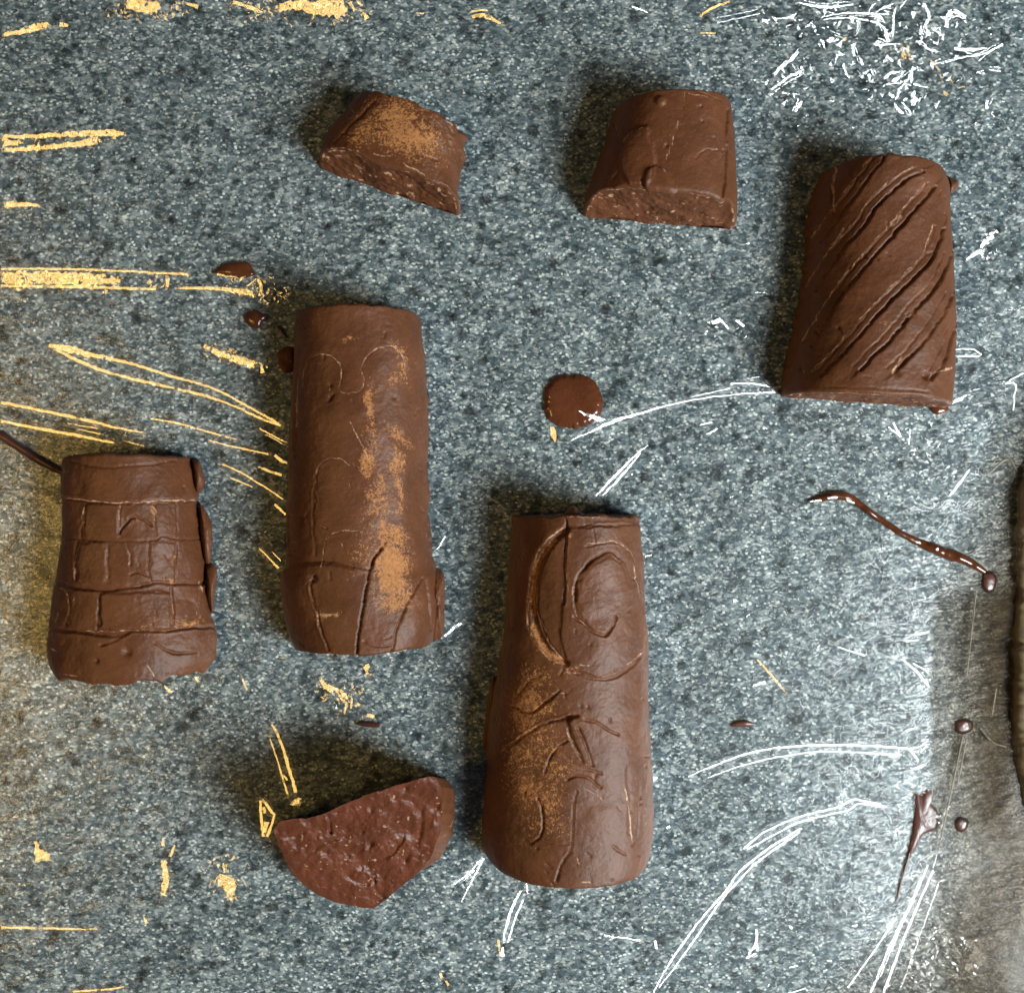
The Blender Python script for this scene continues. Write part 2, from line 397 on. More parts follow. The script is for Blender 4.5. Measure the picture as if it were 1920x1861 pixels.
    i = np.arange(nu-1); under = np.stack([i*nv, i*nv+nv-1, (i+1)*nv+nv-1, (i+1)*nv], -1)
    mesh_obj('body', P.reshape(-1, 3), np.vstack([F, under]), M_CHOC, root, origin, {'dust': DU, 'scuff': SC})
    for e, on in ((0, caps[0]), (-1, caps[1])):
        rim = P[e]; foot_mid = (P[e][0]+P[e][-1])/2
        nr = 56; K = np.linspace(0, 1, nr)[:, None, None]
        kk = 31; pad = np.vstack([np.repeat(rim[:1], kk//2, 0), rim, np.repeat(rim[-1:], kk//2, 0)])
        rs_ = np.stack([np.convolve(pad[:, q], np.ones(kk)/kk, 'valid') for q in range(3)], -1); rs_[0] = rim[0]; rs_[-1] = rim[-1]
        rb = rs_[None]+(rim-rs_)[None]*np.exp(-K*16)
        Q = rb*(1-K)+foot_mid[None, None]*K
        out = axl*(-1 if e == 0 else 1)
        A = Q[..., 0]*1.0+Q[..., 1]*.3; B = Q[..., 2]*1.3
        bumpy = cap_rough*(fbm(A, B, 34, seed+31+e, 4)*1.0+.35*fbm(A, B, 8, seed+37, 3))*smooth01(K[..., 0]*8)
        Q = Q+out*bumpy[..., None]; Q[..., 2] = np.maximum(Q[..., 2], Z0)
        rimsc = np.exp(-(K[..., 0]*nr/2.4)**2)*(.75+.4*fbm(A, B, 20, 91, 3)); sp = smooth01((fbm(A, B, 9, 95, 3)-.55)*4)
        o = mesh_obj('cut_end', Q.reshape(-1, 3), grid_faces(nr, nv) if e == -1 else grid_faces(nr, nv)[:, ::-1], M_CUT, root, origin,
                 {'dust': 0*A, 'scuff': np.maximum(rimsc*1.0, sp)})
        if e == -1 and cap_label: o['label'] = cap_label
    return root, origin

def blob(name, outline, h, mat, label=None, cat=None, parent=None, origin=None, base=0.0, group=None, expo=2.0, rough=.4, seed=0, ztop=None, wob=1.0, nr=22):
    """a flat-bottomed lump with a traced outline and a domed top"""
    p = pline(list(outline)+[outline[0]], step=2.2)[:-1]; n = len(p)
    c = p.mean(0)
    p = p+wob*np.stack([fbm(p[:, 0], p[:, 1], 9, seed+1, 3), fbm(p[:, 0], p[:, 1], 9, seed+2, 3)], -1)
    K = np.linspace(0, 1, nr)**.7; K = 1-K       # 1 = rim
    X = c[0]+(p[:, 0]-c[0])[None]*K[:, None]; Y = c[1]+(p[:, 1]-c[1])[None]*K[:, None]
    Zt = (1-K[:, None]**expo)**(1/expo)*h*(1+.0*X)
    Zt = Zt+rough*fbm(X, Y, 14, seed+5, 4)*smooth01((1-K[:, None])*3)
    W = unproj(X, Y, np.maximum(Zt, 0)+Z0+base)
    org = origin if origin is not None else np.array([*unproj(c[0], c[1])[:2], Z0])
    j = np.arange(n); F = []
    for r in range(nr-1):
        a = r*n+j; b_ = r*n+(j+1) % n; F.append(np.stack([a, b_, b_+n, a+n], -1))
    o = mesh_obj(name, W.reshape(-1, 3), np.vstack(F)[:, ::-1], mat, parent, org, {'dust': np.zeros(nr*n), 'scuff': np.zeros(nr*n)})
    if label: tag(o, label, cat, group)
    return o
def strand(name, pts, h, mat, label=None, cat=None, parent=None, origin=None, seed=0, base=0, wob=1.2, group=None):
    """a drizzle: pts = (x, y, width)"""
    p = pline(pts, step=3.0); n = len(p)
    t = np.gradient(p[:, :2], axis=0); t /= np.linalg.norm(t, axis=1, keepdims=True); nn = np.stack([-t[:, 1], t[:, 0]], -1)
    v = np.linspace(0, math.pi, 15); s = np.arange(n)*3.0
    wl = p[:, 2]/2+wob*fbm(s, s*0, 16, seed, 4); wr = p[:, 2]/2+wob*fbm(s, s*0+9, 16, seed+4, 4)
    wdt = np.where(np.cos(v)[None] > 0, wl[:, None], wr[:, None]); wdt = np.maximum(wdt, .4)
    X = p[:, 0][:, None]+nn[:, 0][:, None]*np.cos(v)[None]*wdt; Y = p[:, 1][:, None]+nn[:, 1][:, None]*np.cos(v)[None]*wdt
    hh = h*np.minimum(1, p[:, 2]/p[:, 2].max()*1.1)*(1+.25*fbm(s, s*0, 25, seed+7, 3))
    Z = hh[:, None]*np.sin(v)[None]
    W = unproj(X, Y, Z+Z0+base)
    c = p.mean(0); org = origin if origin is not None else np.array([*unproj(c[0], c[1])[:2], Z0])
    o = mesh_obj(name, W.reshape(-1, 3), grid_faces(n, 15), mat, parent, org, {'dust': np.zeros(n*15), 'scuff': np.zeros(n*15)})
    if label: tag(o, label, cat, group)
    return o

# ------------------------------------------------------------------ the counter
e = 2600
o = mesh_obj('countertop', [(-e, -e, 0), (e, -e, 0), (e, e, 0), (-e, e, 0), (-e, -e, -200), (e, -e, -200), (e, e, -200), (-e, e, -200)],
             [(0, 1, 2, 3), (7, 6, 5, 4), (0, 4, 5, 1), (1, 5, 6, 2), (2, 6, 7, 3), (3, 7, 4, 0)], M_COUNTER, smooth=False)
o['kind'] = 'structure'

# ------------------------------------------------------------------ the chocolate pieces
# 1 small wedge
casting('smallest chocolate stub, a slanted wedge dusted with ochre cocoa, near the top left',
        [(690, 188), (668, 205), (640, 240), (614, 272), (598, 316)], [(872, 262), (868, 300), (861, 350), (861, 402)], 104, s0=4, s1=30,
        carve=[groove([(700, 190), (650, 240), (625, 268)], 4, 5), groove([(740, 180), (790, 190), (830, 215), (850, 250)], 4, 2.5),
               groove([(640, 250), (690, 255), (760, 285), (820, 300)], 3, 2.5, lip=1), groove([(835, 230), (845, 290), (820, 330)], 4, 2)],
        dust=[(745, 222, 46, 34, 20, .66), (768, 258, 52, 30, 20, .75), (690, 240, 34, 18, -40, .6), (805, 262, 26, 24, 0, .6), (670, 262, 26, 12, 0, .6), (720, 200, 28, 16, 10, .5)],
        scuffs=[([(615, 282), (640, 278), (672, 285)], 2.5), ([(700, 290), (740, 296)], 3), ([(838, 225), (850, 235)], 2.5), ([(760, 310), (800, 330)], 3)],
        rough=1.5, seed=100, expo=2.9, bow=(0, 14), end_wob=(5, 4), cap_rough=4, edge=4, cap_label='crumbly slanted cut end with pale flecks')
# 2 top middle stub
r2, o2 = casting('short smooth chocolate stub with a slanted crumbly cut end, top centre right',
        [(1152, 214), (1142, 245), (1132, 280), (1112, 340), (1094, 402)], [(1366, 216), (1374, 290), (1377, 360), (1378, 432)], 124, s0=0, s1=34,
        carve=[groove([(1160, 168), (1220, 166), (1300, 170), (1350, 190)], 2.0, 1.8, lip=1.0),
               groove([(1284, 176), (1276, 215), (1262, 262), (1248, 305)], 2.0, 1.8, lip=1.4),
               plate([(1180, 250), (1212, 238), (1222, 262), (1228, 300), (1215, 345), (1180, 345), (1168, 325), (1165, 290)], 4, 4),
               plate([(1214, 322), (1228, 312), (1245, 322), (1262, 352), (1270, 372), (1232, 368), (1212, 356), (1206, 340)], 5, 3),
               groove([(1303, 298), (1318, 283), (1345, 282)], 2, 2, lip=1.2), groove([(1204, 350), (1202, 335)], 4, 5),
               lambda X, Y: 5*np.exp(-(((X-1238)**2+(Y-190)**2)/9**2)**2), groove([(1216, 255), (1225, 282)], 5, 4),
               groove([(1363, 205), (1362, 300), (1355, 370)], 3.2, 7, lip=2, side=-1), groove([(1268, 372), (1285, 382), (1320, 388), (1345, 398)], 4, 4, lip=2)],
        scuffs=[([(1284, 176), (1276, 215), (1262, 262), (1248, 305)], 2), ([(1160, 169), (1220, 167)], 1.8), ([(1290, 175), (1330, 184)], 1.8),
                ([(1168, 268), (1180, 252), (1206, 240)], 1.8), ([(1303, 298), (1318, 283), (1345, 282)], 2), ([(1215, 358), (1235, 368), (1270, 372)], 2.2), ([(1240, 316), (1250, 328)], 2)],
        seed=200, expo=2.6, bow=(0, 12), end_wob=(1.5, 3.5), cap_rough=3.4, edge=2.5, cap_label='rough flecked cut end facing the middle')
# 3 spiral piece
sp = [[(1660, 290), (1632, 330), (1600, 372), (1565, 420), (1540, 455)],
      [(1728, 322), (1690, 345), (1650, 380), (1615, 430), (1580, 468), (1550, 510), (1530, 545)],
      [(1752, 352), (1720, 390), (1685, 430), (1640, 480), (1605, 520), (1575, 560), (1545, 610), (1522, 648)],
      [(1768, 430), (1755, 465), (1745, 490), (1705, 530), (1660, 575), (1615, 625), (1570, 675), (1540, 705)],
      [(1782, 480), (1765, 520), (1745, 550), (1715, 580), (1680, 625), (1640, 665), (1612, 695)],
      [(1784, 555), (1760, 600), (1735, 635), (1705, 670), (1675, 698)],
      [(1787, 620), (1775, 660), (1762, 690), (1745, 712)]]
cv3 = []
for k, s_ in enumerate(sp):
    dp = 8 if k in (1, 2, 3, 4) else 6
    cv3 += [groove(s_, 3.2, dp, lip=2.6, side=1, wob=1.7), groove([(x-15, y-6) for x, y in s_], 2.6, 2.6, lip=1.4, side=1, wob=1.7),
            step([(x-1, y) for x, y in s_], 2.2, 3, 34, side=-1)]
cv3 += [groove([(1578, 300), (1565, 330), (1560, 375), (1562, 400)], 3, 4, lip=2), dent(1735, 705, 6, 7), dent(1680, 700, 7, 3), groove([(1552, 725), (1640, 728), (1740, 735)], 3, 1.6)]
sc3 = [([(x-19, y-8) for x, y in s_], 2.0) for s_ in sp[:4]]+[([(1566, 315), (1560, 350), (1562, 398)], 3.5), ([(1580, 365), (1598, 338)], 5), ([(1690, 405), (1672, 425)], 5),
       ([(1560, 460), (1580, 430)], 3.5), ([(1750, 700), (1780, 690)], 4), ([(1550, 738), (1650, 740), (1720, 750)], 2), ([(1670, 700), (1690, 670)], 4)]
r3, o3 = casting('dark chocolate column carved with spiral diagonal grooves, at the upper right',
        [(1540, 326), (1520, 372), (1510, 430), (1506, 490), (1500, 545), (1490, 600), (1476, 660), (1464, 715), (1462, 744)],
        [(1764, 340), (1777, 370), (1781, 440), (1785, 520), (1787, 600), (1787, 690), (1783, 764)], 132, s0=2, s1=2,
        carve=cv3, scuffs=sc3, dust=[(1665, 605, 9, 6, 0, .5), (1640, 740, 60, 5, 4, .34)], seed=300, end_wob=(2, 1.5), cap_rough=3, edge=4)
blob('flash', [(1778, 330), (1797, 340), (1793, 356), (1780, 362)], 16, M_CHOC, parent=r3, origin=o3)
# 4 brick tower
j1 = [(118, 932), (180, 940), (240, 942), (300, 938), (352, 938), (380, 935)]
j2 = [(118, 1008), (170, 1012), (230, 1014), (290, 1012), (305, 1004), (345, 1012), (385, 1008)]
j3 = [(104, 1092), (150, 1102), (200, 1106), (250, 1100), (290, 1092), (345, 1094), (395, 1092)]
j4 = [(92, 1178), (160, 1186), (215, 1192), (250, 1182), (310, 1182), (350, 1176), (402, 1176)]
vj = [[(160, 945), (158, 975), (152, 1008)], [(226, 948), (224, 980), (226, 1000)], [(292, 945), (290, 975), (294, 1004)], [(332, 945), (334, 1005)],
      [(146, 1015), (138, 1050), (142, 1085)], [(202, 1020), (200, 1055), (206, 1092)], [(238, 1018), (246, 1050), (244, 1060)], [(280, 1015), (278, 1060), (282, 1088)], [(332, 1020), (330, 1085)],
      [(128, 1110), (132, 1140), (126, 1175)], [(190, 1112), (184, 1150), (182, 1182)], [(322, 1100), (326, 1140), (324, 1172)], [(370, 1100), (372, 1172)]]
blk = []
for (x0, y0, x1, y1, hh_) in [(162, 947, 222, 1008, 2), (230, 948, 290, 1004, -.5), (148, 1018, 198, 1090, 2.5), (206, 1020, 276, 1092, .5), (284, 1018, 328, 1088, 1.5),
                              (134, 1110, 182, 1180, 1), (190, 1112, 318, 1178, 4), (328, 1100, 368, 1170, 1)]:
    blk.append(plate([(x0, y0), ((x0+x1)/2, y0-1), (x1, y0), (x1, (y0+y1)/2), (x1, y1), ((x0+x1)/2, y1+1), (x0, y1), (x0, (y0+y1)/2)], hh_, 3))
r4, o4 = casting('tapered chocolate tower casting with brick joints and a smooth top band, far left',
        [(124, 862), (120, 900), (120, 940), (117, 1000), (110, 1060), (101, 1110), (96, 1165), (91, 1205), (92, 1235), (104, 1256)],
        [(358, 858), (368, 900), (374, 960), (380, 1030), (385, 1090), (394, 1150), (403, 1185), (404, 1225), (392, 1250)], 118, s0=-3, s1=-8,
        carve=[groove(j1, 3, 4.5, lip=1.5), groove(j2, 2.6, 3.5, lip=1.5), groove(j3, 4.2, 7, lip=3), groove(j4, 4.2, 7, lip=3)]+[groove(q, 2.6, 4, lip=1.5) for q in vj]+blk+
              [groove([(225, 998), (240, 975), (262, 970), (285, 985)], 3.5, 6, lip=3), groove([(245, 1076), (262, 1072), (278, 1080)], 3, 5, lip=2),
               groove([(290, 1205), (320, 1222), (345, 1225), (372, 1222)], 3, 5.5, lip=2), dent(240, 1222, 8, 6), dent(182, 1238, 5, 4), groove([(190, 1208), (215, 1200), (245, 1185)], 3.4, 5, lip=2),
               step([(124, 936), (240, 944), (380, 937)], 3.5, 3, 70, side=-1), groove([(135, 866), (200, 876), (260, 872), (330, 864)], 2.4, 4)],
        dust=[(352, 1166, 22, 7, 0, .62), (291, 960, 4, 14, 5, .62), (327, 1090, 5, 5, 0, .7), (300, 1170, 40, 14, 0, .30), (330, 1046, 5, 4, 0, .6), (258, 968, 5, 4, 0, .7)],
        scuffs=[(j1, 2.6), ([(158, 950), (157, 990)], 2.4), ([(226, 948), (224, 975)], 2), ([(282, 948), (292, 952), (290, 975)], 2.4), ([(150, 1020), (140, 1050), (140, 1084)], 2.2), ([(112, 1100), (128, 1120), (130, 1170)], 2.2), ([(110, 1150), (106, 1165)], 3.2),
                ([(160, 1182), (200, 1184), (290, 1178)], 1.8), ([(244, 1035), (241, 1058)], 2.4), ([(322, 1110), (326, 1150)], 2.2), ([(368, 1130), (372, 1165)], 2.2), ([(275, 1245), (285, 1258), (290, 1268)], 2.4), ([(120, 1262), (145, 1268)], 2.2), ([(372, 1090), (378, 1110)], 2.2), ([(98, 1215), (106, 1220)], 2.2)],
        seed=400, rough=1.4, end_wob=(1.6, 6.0), cap_rough=4, edge=2.5)
blob('flash', [(360, 860), (374, 862), (384, 900), (380, 918), (368, 925), (362, 890)], 30, M_CHOC, parent=r4, origin=o4, seed=4)
blob('flash', [(374, 940), (388, 962), (398, 985), (396, 1050), (384, 1055), (374, 1000)], 26, M_CHOC, parent=r4, origin=o4, seed=5)
blob('flash', [(386, 1058), (398, 1056), (407, 1070), (403, 1120), (398, 1150), (386, 1120)], 24, M_CHOC, parent=r4, origin=o4, seed=6)
# 5 long column
c51 = [(716, 1028), (697, 1058), (686, 1108), (676, 1168), (668, 1228)]
c52 = [(792, 1082), (765, 1130), (746, 1172), (734, 1222)]
arches = [[(568, 725), (570, 692), (582, 672), (606, 664), (630, 674), (641, 692), (640, 708), (636, 726), (644, 737), (662, 737), (678, 730), (683, 714), (679, 690), (692, 664), (720, 650), (746, 656), (758, 690), (760, 712)],
          [(592, 940), (592, 892), (602, 868), (632, 858), (656, 872)], [(605, 1062), (610, 1020), (620, 1002), (648, 994), (672, 996)], [(768, 900), (780, 870), (785, 940)]]
r5, o5 = casting('long plain chocolate column streaked with ochre cocoa dust, flared at its foot, left of centre',
        [(556, 594), (551, 650), (549, 760), (543, 860), (540, 960), (539, 1040), (529, 1080), (531, 1130), (541, 1180), (556, 1212)],
        [(788, 594), (797, 650), (800, 740), (802, 840), (804, 920), (807, 990), (810, 1050), (820, 1085), (826, 1150), (812, 1200)], 132, s0=0, s1=-2,
        carve=[groove(a, 1.7, 1.5, lip=1.0) for a in arches]+[groove(c51, 2.6, 8, lip=2), groove(c52, 2.6, 8, lip=2), step(c51, 3, 3, 40, side=-1),
               groove([(560, 655), (556, 700), (556, 800), (554, 855)], 4, 4, lip=3, side=1), groove([(590, 1078), (582, 1110), (594, 1150), (600, 1180), (616, 1218)], 2.6, 4, lip=3),
               groove([(590, 890), (588, 960), (592, 1040)], 3, 1.6, lip=1), groove([(682, 1200), (705, 1211), (735, 1208)], 2.6, 3.5, lip=1.2), groove([(722, 1196), (735, 1190)], 2.6, 3),
               dent(588, 1083, 6, 6), step([(528, 1068), (600, 1052), (660, 1062)], 3, 8, 60, side=1), plate([(540, 962), (568, 965), (566, 1000), (555, 1030), (540, 1035)], -4, 3),
               groove([(625, 740), (615, 752)], 3, 4), groove([(800, 1090), (803, 1120), (808, 1180)], 3.5, 7), dent(620, 745, 4, 4)],
        dust=[(694, 765, 8, 34, 0, .66), (690, 870, 10, 24, 0, .66), (700, 815, 14, 34, 0, .42), (742, 660, 10, 16, -20, .5), (752, 690, 9, 30, 0, .46), (738, 712, 10, 16, 0, .44), (748, 818, 30, 12, 48, .54), (745, 870, 13, 28, 0, .6),
              (748, 920, 9, 40, 0, .6), (715, 905, 14, 30, 0, .54), (708, 935, 20, 22, 0, .58), (705, 955, 15, 12, 0, .6), (718, 990, 14, 18, 0, .66), (738, 1002, 22, 16, 0, .70), (735, 1055, 26, 36, 0, .84), (734, 1085, 26, 30, 0, .84), (738, 1128, 30, 16, 0, .62),
              (690, 1040, 22, 40, 0, .38), (612, 1153, 18, 6, 0, .62), (760, 1110, 18, 30, 0, .46), (655, 633, 12, 5, 0, .5), (690, 1000, 24, 40, 10, .34)],
        scuffs=[(arches[0], 2), (arches[1], 1.8), (arches[2], 1.8), ([(560, 690), (557, 740), (556, 800)], 2.2), ([(575, 1094), (584, 1085), (592, 1088)], 2.2), ([(583, 1110), (594, 1150), (598, 1178)], 2), ([(690, 860), (672, 820), (655, 790)], 2.4), ([(596, 1153), (632, 1152)], 5)],
        seed=500, end_wob=(2.5, 3.0), cap_rough=2.5, rough=1.1)
blob('flash', [(808, 1062), (822, 1066), (833, 1078), (834, 1130), (832, 1188), (822, 1198), (808, 1190)], 42, M_CHOC, parent=r5, origin=o5, seed=7, rough=2.5)
blob('flash', [(520, 660), (536, 650), (552, 655), (554, 690), (535, 700), (522, 682)], 14, M_CUT, parent=r5, origin=o5, seed=8, rough=3)
# 6 thumb
outer = [(1062, 985), (1022, 1015), (1000, 1055), (989, 1110), (992, 1165), (1006, 1208), (1032, 1236), (1064, 1246)]
inner = [(1062, 1000), (1034, 1026), (1014, 1066), (1007, 1118), (1014, 1168), (1032, 1208), (1058, 1238)]
r6, o6 = casting('long chocolate column with a raised oval like a fingernail and scratched dusty lines, bottom centre',
        [(962, 966), (957, 1036), (950, 1100), (941, 1180), (930, 1260), (920, 1320), (913, 1400), (909, 1480), (902, 1550), (908, 1590), (922, 1608)],
        [(1196, 968), (1203, 1045), (1206, 1120), (1213, 1200), (1216, 1280), (1219, 1380), (1221, 1480), (1222, 1560), (1217, 1600), (1208, 1615)], 132, s0=-4, s1=-2,
        carve=[groove([((a[0]+b[0])/2, (a[1]+b[1])/2) for a, b in zip(pline(outer, n=8), pline(inner, n=8))], 7.5, 9, wob=1),
               groove(pline(outer, n=12)[:, :2].tolist(), 2, 1.6), groove(pline(inner, n=12)[:, :2].tolist(), 2.6, 4),
               plate([(1062, 990), (1195, 985), (1204, 1100), (1205, 1210), (1180, 1245), (1120, 1268), (1065, 1250), (1052, 1190), (1056, 1130), (1060, 1060)], 3.5, 4),
               groove([(1062, 975), (1062, 1010), (1058, 1060), (1060, 1100), (1056, 1132)], 2.6, 6, lip=2.5, side=-1),
               groove([(1078, 1125), (1082, 1085), (1100, 1058), (1125, 1040), (1146, 1034), (1160, 1045)], 3.0, 6, lip=2),
               groove([(1098, 1024), (1140, 1016), (1172, 1026), (1190, 1062), (1197, 1110)], 2.4, 2.4, lip=1.5), groove([(1076, 1100), (1077, 1140)], 2.6, 3, lip=2),
               groove([(1076, 1155), (1096, 1172), (1115, 1186), (1132, 1190), (1146, 1178), (1152, 1155)], 3.4, 6, lip=2.4),
               plate([(1086, 1092), (1105, 1062), (1140, 1042), (1168, 1060), (1180, 1110), (1170, 1150), (1140, 1180), (1105, 1172), (1082, 1140)], 2.6, 6),
               groove([(1065, 1256), (1110, 1270), (1150, 1270), (1185, 1250), (1198, 1232)], 3, 3.5, lip=2), groove([(1112, 995), (1114, 1018)], 2, 2), groove([(1085, 986), (1130, 982), (1160, 988)], 2.5, 2.6),
               groove([(962, 1322), (985, 1335), (1008, 1328), (1030, 1311), (1050, 1294)], 3, 6, lip=2), groove([(1046, 1300), (1066, 1297), (1070, 1292)], 2.2, 2.5),
               groove([(945, 1405), (985, 1376), (1030, 1352), (1065, 1344)], 3.2, 6, lip=4, side=-1), groove([(1088, 1348), (1118, 1354), (1140, 1366), (1160, 1376)], 2.8, 5, lip=2),
               plate([(1066, 1350), (1080, 1342), (1092, 1346), (1088, 1358), (1072, 1362)], 7, 3), groove([(1064, 1352), (1068, 1342), (1084, 1340)], 2.5, 6),
               groove([(1066, 1366), (1078, 1400), (1092, 1426)], 2.6, 5, lip=2), groove([(1082, 1362), (1096, 1395), (1112, 1436)], 2.8, 6, lip=2), plate([(1068, 1366), (1080, 1364), (1108, 1432), (1095, 1428)], 3, 3),
               groove([(1064, 1388), (1044, 1402), (1028, 1424), (1021, 1448)], 3, 6, lip=3), groove([(1062, 1462), (1078, 1454), (1098, 1455), (1126, 1476)], 3, 5.5, lip=2),
               groove([(1008, 1498), (1016, 1520), (1018, 1548), (1010, 1570), (994, 1580), (982, 1574)], 3, 6, lip=2), groove([(1010, 1572), (1040, 1580), (1070, 1580)], 2.6, 2.5),
               groove([(1080, 1482), (1076, 1520), (1072, 1580), (1062, 1605)], 2.4, 2.6, lip=2, side=-1), groove([(1068, 1598), (1052, 1622), (1042, 1650)], 3, 8, lip=2),
               groove([(1201, 1462), (1198, 1520), (1194, 1570), (1186, 1584)], 2.6, 4.5, lip=1.5), groove([(1150, 1586), (1162, 1594), (1176, 1600)], 3, 4), groove([(1176, 1440), (1180, 1500), (1178, 1560)], 5, 2.5, lip=1.5),
               groove([(1060, 1418), (1090, 1438), (1128, 1450)], 3, 3, lip=1.5), groove([(975, 1300), (992, 1275), (1012, 1268)], 4, 2)],
        dust=[(996, 1275, 30, 26, 0, .52), (990, 1310, 32, 26, 0, .66), (985, 1345, 28, 34, 0, .66), (1020, 1325, 24, 14, -30, .58), (1000, 1372, 34, 10, -28, .6), (985, 1415, 36, 30, 0, .5), (1015, 1395, 34, 22, 0, .46), (1040, 1440, 34, 30, 0, .46), (965, 1450, 22, 40, 0, .44),
              (995, 1480, 30, 24, 0, .54), (1030, 1505, 26, 34, 0, .50), (1010, 1545, 30, 30, 0, .42), (1040, 1545, 24, 26, 0, .38), ([(1000, 1175), (1012, 1208), (1036, 1232), (1052, 1238)], 10), ([(1040, 1012), (1008, 1052), (998, 1110), (1000, 1150)], 6), (1066, 1008, 5, 6, 0, .6), (1074, 1256, 12, 5, 0, .5)],
        scuffs=[(outer, 2.4), ([(1012, 1150), (1030, 1205), (1055, 1236)], 2.2), ([(945, 1405), (985, 1376), (1030, 1352), (1068, 1344)], 2.4), ([(1062, 1004), (1060, 1060), (1064, 1100)], 2.2), ([(1062, 1258), (1080, 1262)], 3.4), ([(1100, 1020), (1150, 1015), (1175, 1030)], 2), ([(1063, 968), (1130, 970)], 2),
                ([(1086, 1245), (1106, 1247)], 2.4), ([(1048, 1300), (1072, 1297)], 2.2), ([(1064, 1372), (1092, 1424)], 2), ([(1185, 1580), (1176, 1500), (1170, 1470)], 2.4), ([(1075, 1100), (1080, 1150), (1100, 1172)], 2.4), ([(1185, 1060), (1195, 1110)], 2.2), ([(1092, 1652), (1106, 1654)], 3), ([(1083, 1608), (1086, 1618)], 3), ([(1200, 1225), (1175, 1244)], 2), ([(1095, 1478), (1122, 1490), (1128, 1500)], 1.8)],
        seed=600, end_wob=(3, 1.2), cap_rough=3, rough=1.1)
blob('spike', [(1058, 972), (1062, 958), (1075, 947), (1090, 960), (1108, 968), (1090, 976)], 24, M_CHOC, parent=r6, origin=o6, base=96)
blob('flash', [(932, 1270), (928, 1330), (918, 1400), (905, 1400), (912, 1330), (922, 1270)], 18, M_CHOC, parent=r6, origin=o6, seed=12)

# 7 broken slice propped up on its curved edge
face = [(513, 1553), (530, 1537), (560, 1533), (590, 1530), (640, 1508), (700, 1486), (760, 1467), (800, 1455), (820, 1461), (829, 1490), (828, 1530), (820, 1575), (800, 1618), (760, 1654), (720, 1688), (700, 1702), (660, 1698), (615, 1684), (575, 1662), (545, 1628), (526, 1590)]
def slice_piece():
    p = pline(face+[face[0]], step=2.2, smooth=True)[:-1]; n = len(p); c = np.array([685, 1585.])
    p = p+1.6*np.stack([fbm(p[:, 0], p[:, 1], 12, 71, 4), fbm(p[:, 0], p[:, 1], 12, 72, 4)], -1)
    nr = 70; K = 1-np.linspace(0, 1, nr)
    X = c[0]+(p[:, 0]-c[0])[None]*K[:, None]; Y = c[1]+(p[:, 1]-c[1])[None]*K[:, None]
    def top(X, Y): return 16+155*np.clip((1706-Y-.30*(X-690))/230, 0, 1.1)
    D = 5.0*fbm(X, Y, 42, 73, 4)+1.6*fbm(X, Y, 12, 77, 3)
    for f in [groove([(612, 1520), (618, 1540), (620, 1560)], 4, 9, lip=3), groove([(575, 1602), (600, 1585), (630, 1570), (680, 1560)], 5, 6, lip=3), groove([(705, 1610), (735, 1600), (755, 1570)], 5, 6, lip=3),
              groove([(700, 1640), (705, 1665), (730, 1690)], 5, 5, lip=2), dent(695, 1580, 6, 7), dent(760, 1475, 8, 6), dent(640, 1595, 22, 6), dent(690, 1625, 24, 6), groove([(650, 1640), (675, 1655), (700, 1650)], 6, 5, lip=3), dent(780, 1560, 22, 7),
              groove([(790, 1520), (785, 1570), (760, 1610)], 7, 7, lip=3), dent(560, 1580, 14, 4), groove([(530, 1570), (570, 1560)], 4, 4)]:
        D = D+f(X, Y)
    Zf = top(X, Y)+D*smooth01((1-K[:, None])*12+.15)
    W = unproj(X, Y, np.maximum(Zf, 3)); W[..., 2] += Z0
    origin = np.array([*unproj(c[0], c[1]+30)[:2], Z0])
    root = thing('chocolate_slice', 'broken half round chocolate slice with a rough glossy face, propped up below the dusty column', 'chocolate', origin, GROUP)
    j = np.arange(n); F = []
    for r in range(nr-1):
        a = r*n+j; b_ = r*n+(j+1) % n; F.append(np.stack([a, b_, b_+n, a+n], -1))
    sc_ = smooth01((fbm(X, Y, 9, 83, 3)-.75)*4)
    mesh_obj('broken_face', W.reshape(-1, 3), np.vstack(F)[:, ::-1], M_SLICE, root, origin, {'dust': 0*X, 'scuff': sc_})
    # outer wall down to the film, bulging out on the right as the moulded skin
    rim = W[0]; foot = rim.copy(); right = smooth01((p[:, 0]-770)/60)*smooth01((1660-p[:, 1])/60)
    fo = unproj(p[:, 0]+right*24, p[:, 1]+right*4); foot[:, :2] = fo[:, :2]; foot[:, 2] = Z0
    m = 16; T = np.linspace(0, 1, m)[:, None, None]
    Q = rim[None]*(1-T)+foot[None]*T; Q[..., :2] += (np.sin(T*math.pi)*(right*6)[None, :, None])*np.array([1, -.1])
    Q[..., 2] = np.maximum(Q[..., 2], Z0)
    F = []
    for r in range(m-1):
        a = r*n+j; b_ = r*n+(j+1) % n; F.append(np.stack([a, b_, b_+n, a+n], -1))
    A = Q[..., 0]; B = Q[..., 1]
    mesh_obj('moulded_side', Q.reshape(-1, 3), np.vstack(F), M_CHOC, root, origin, {'dust': 0*A, 'scuff': smooth01((fbm(A*.5, B*1.6, 9, 87, 3)-.5)*3)})
slice_piece()

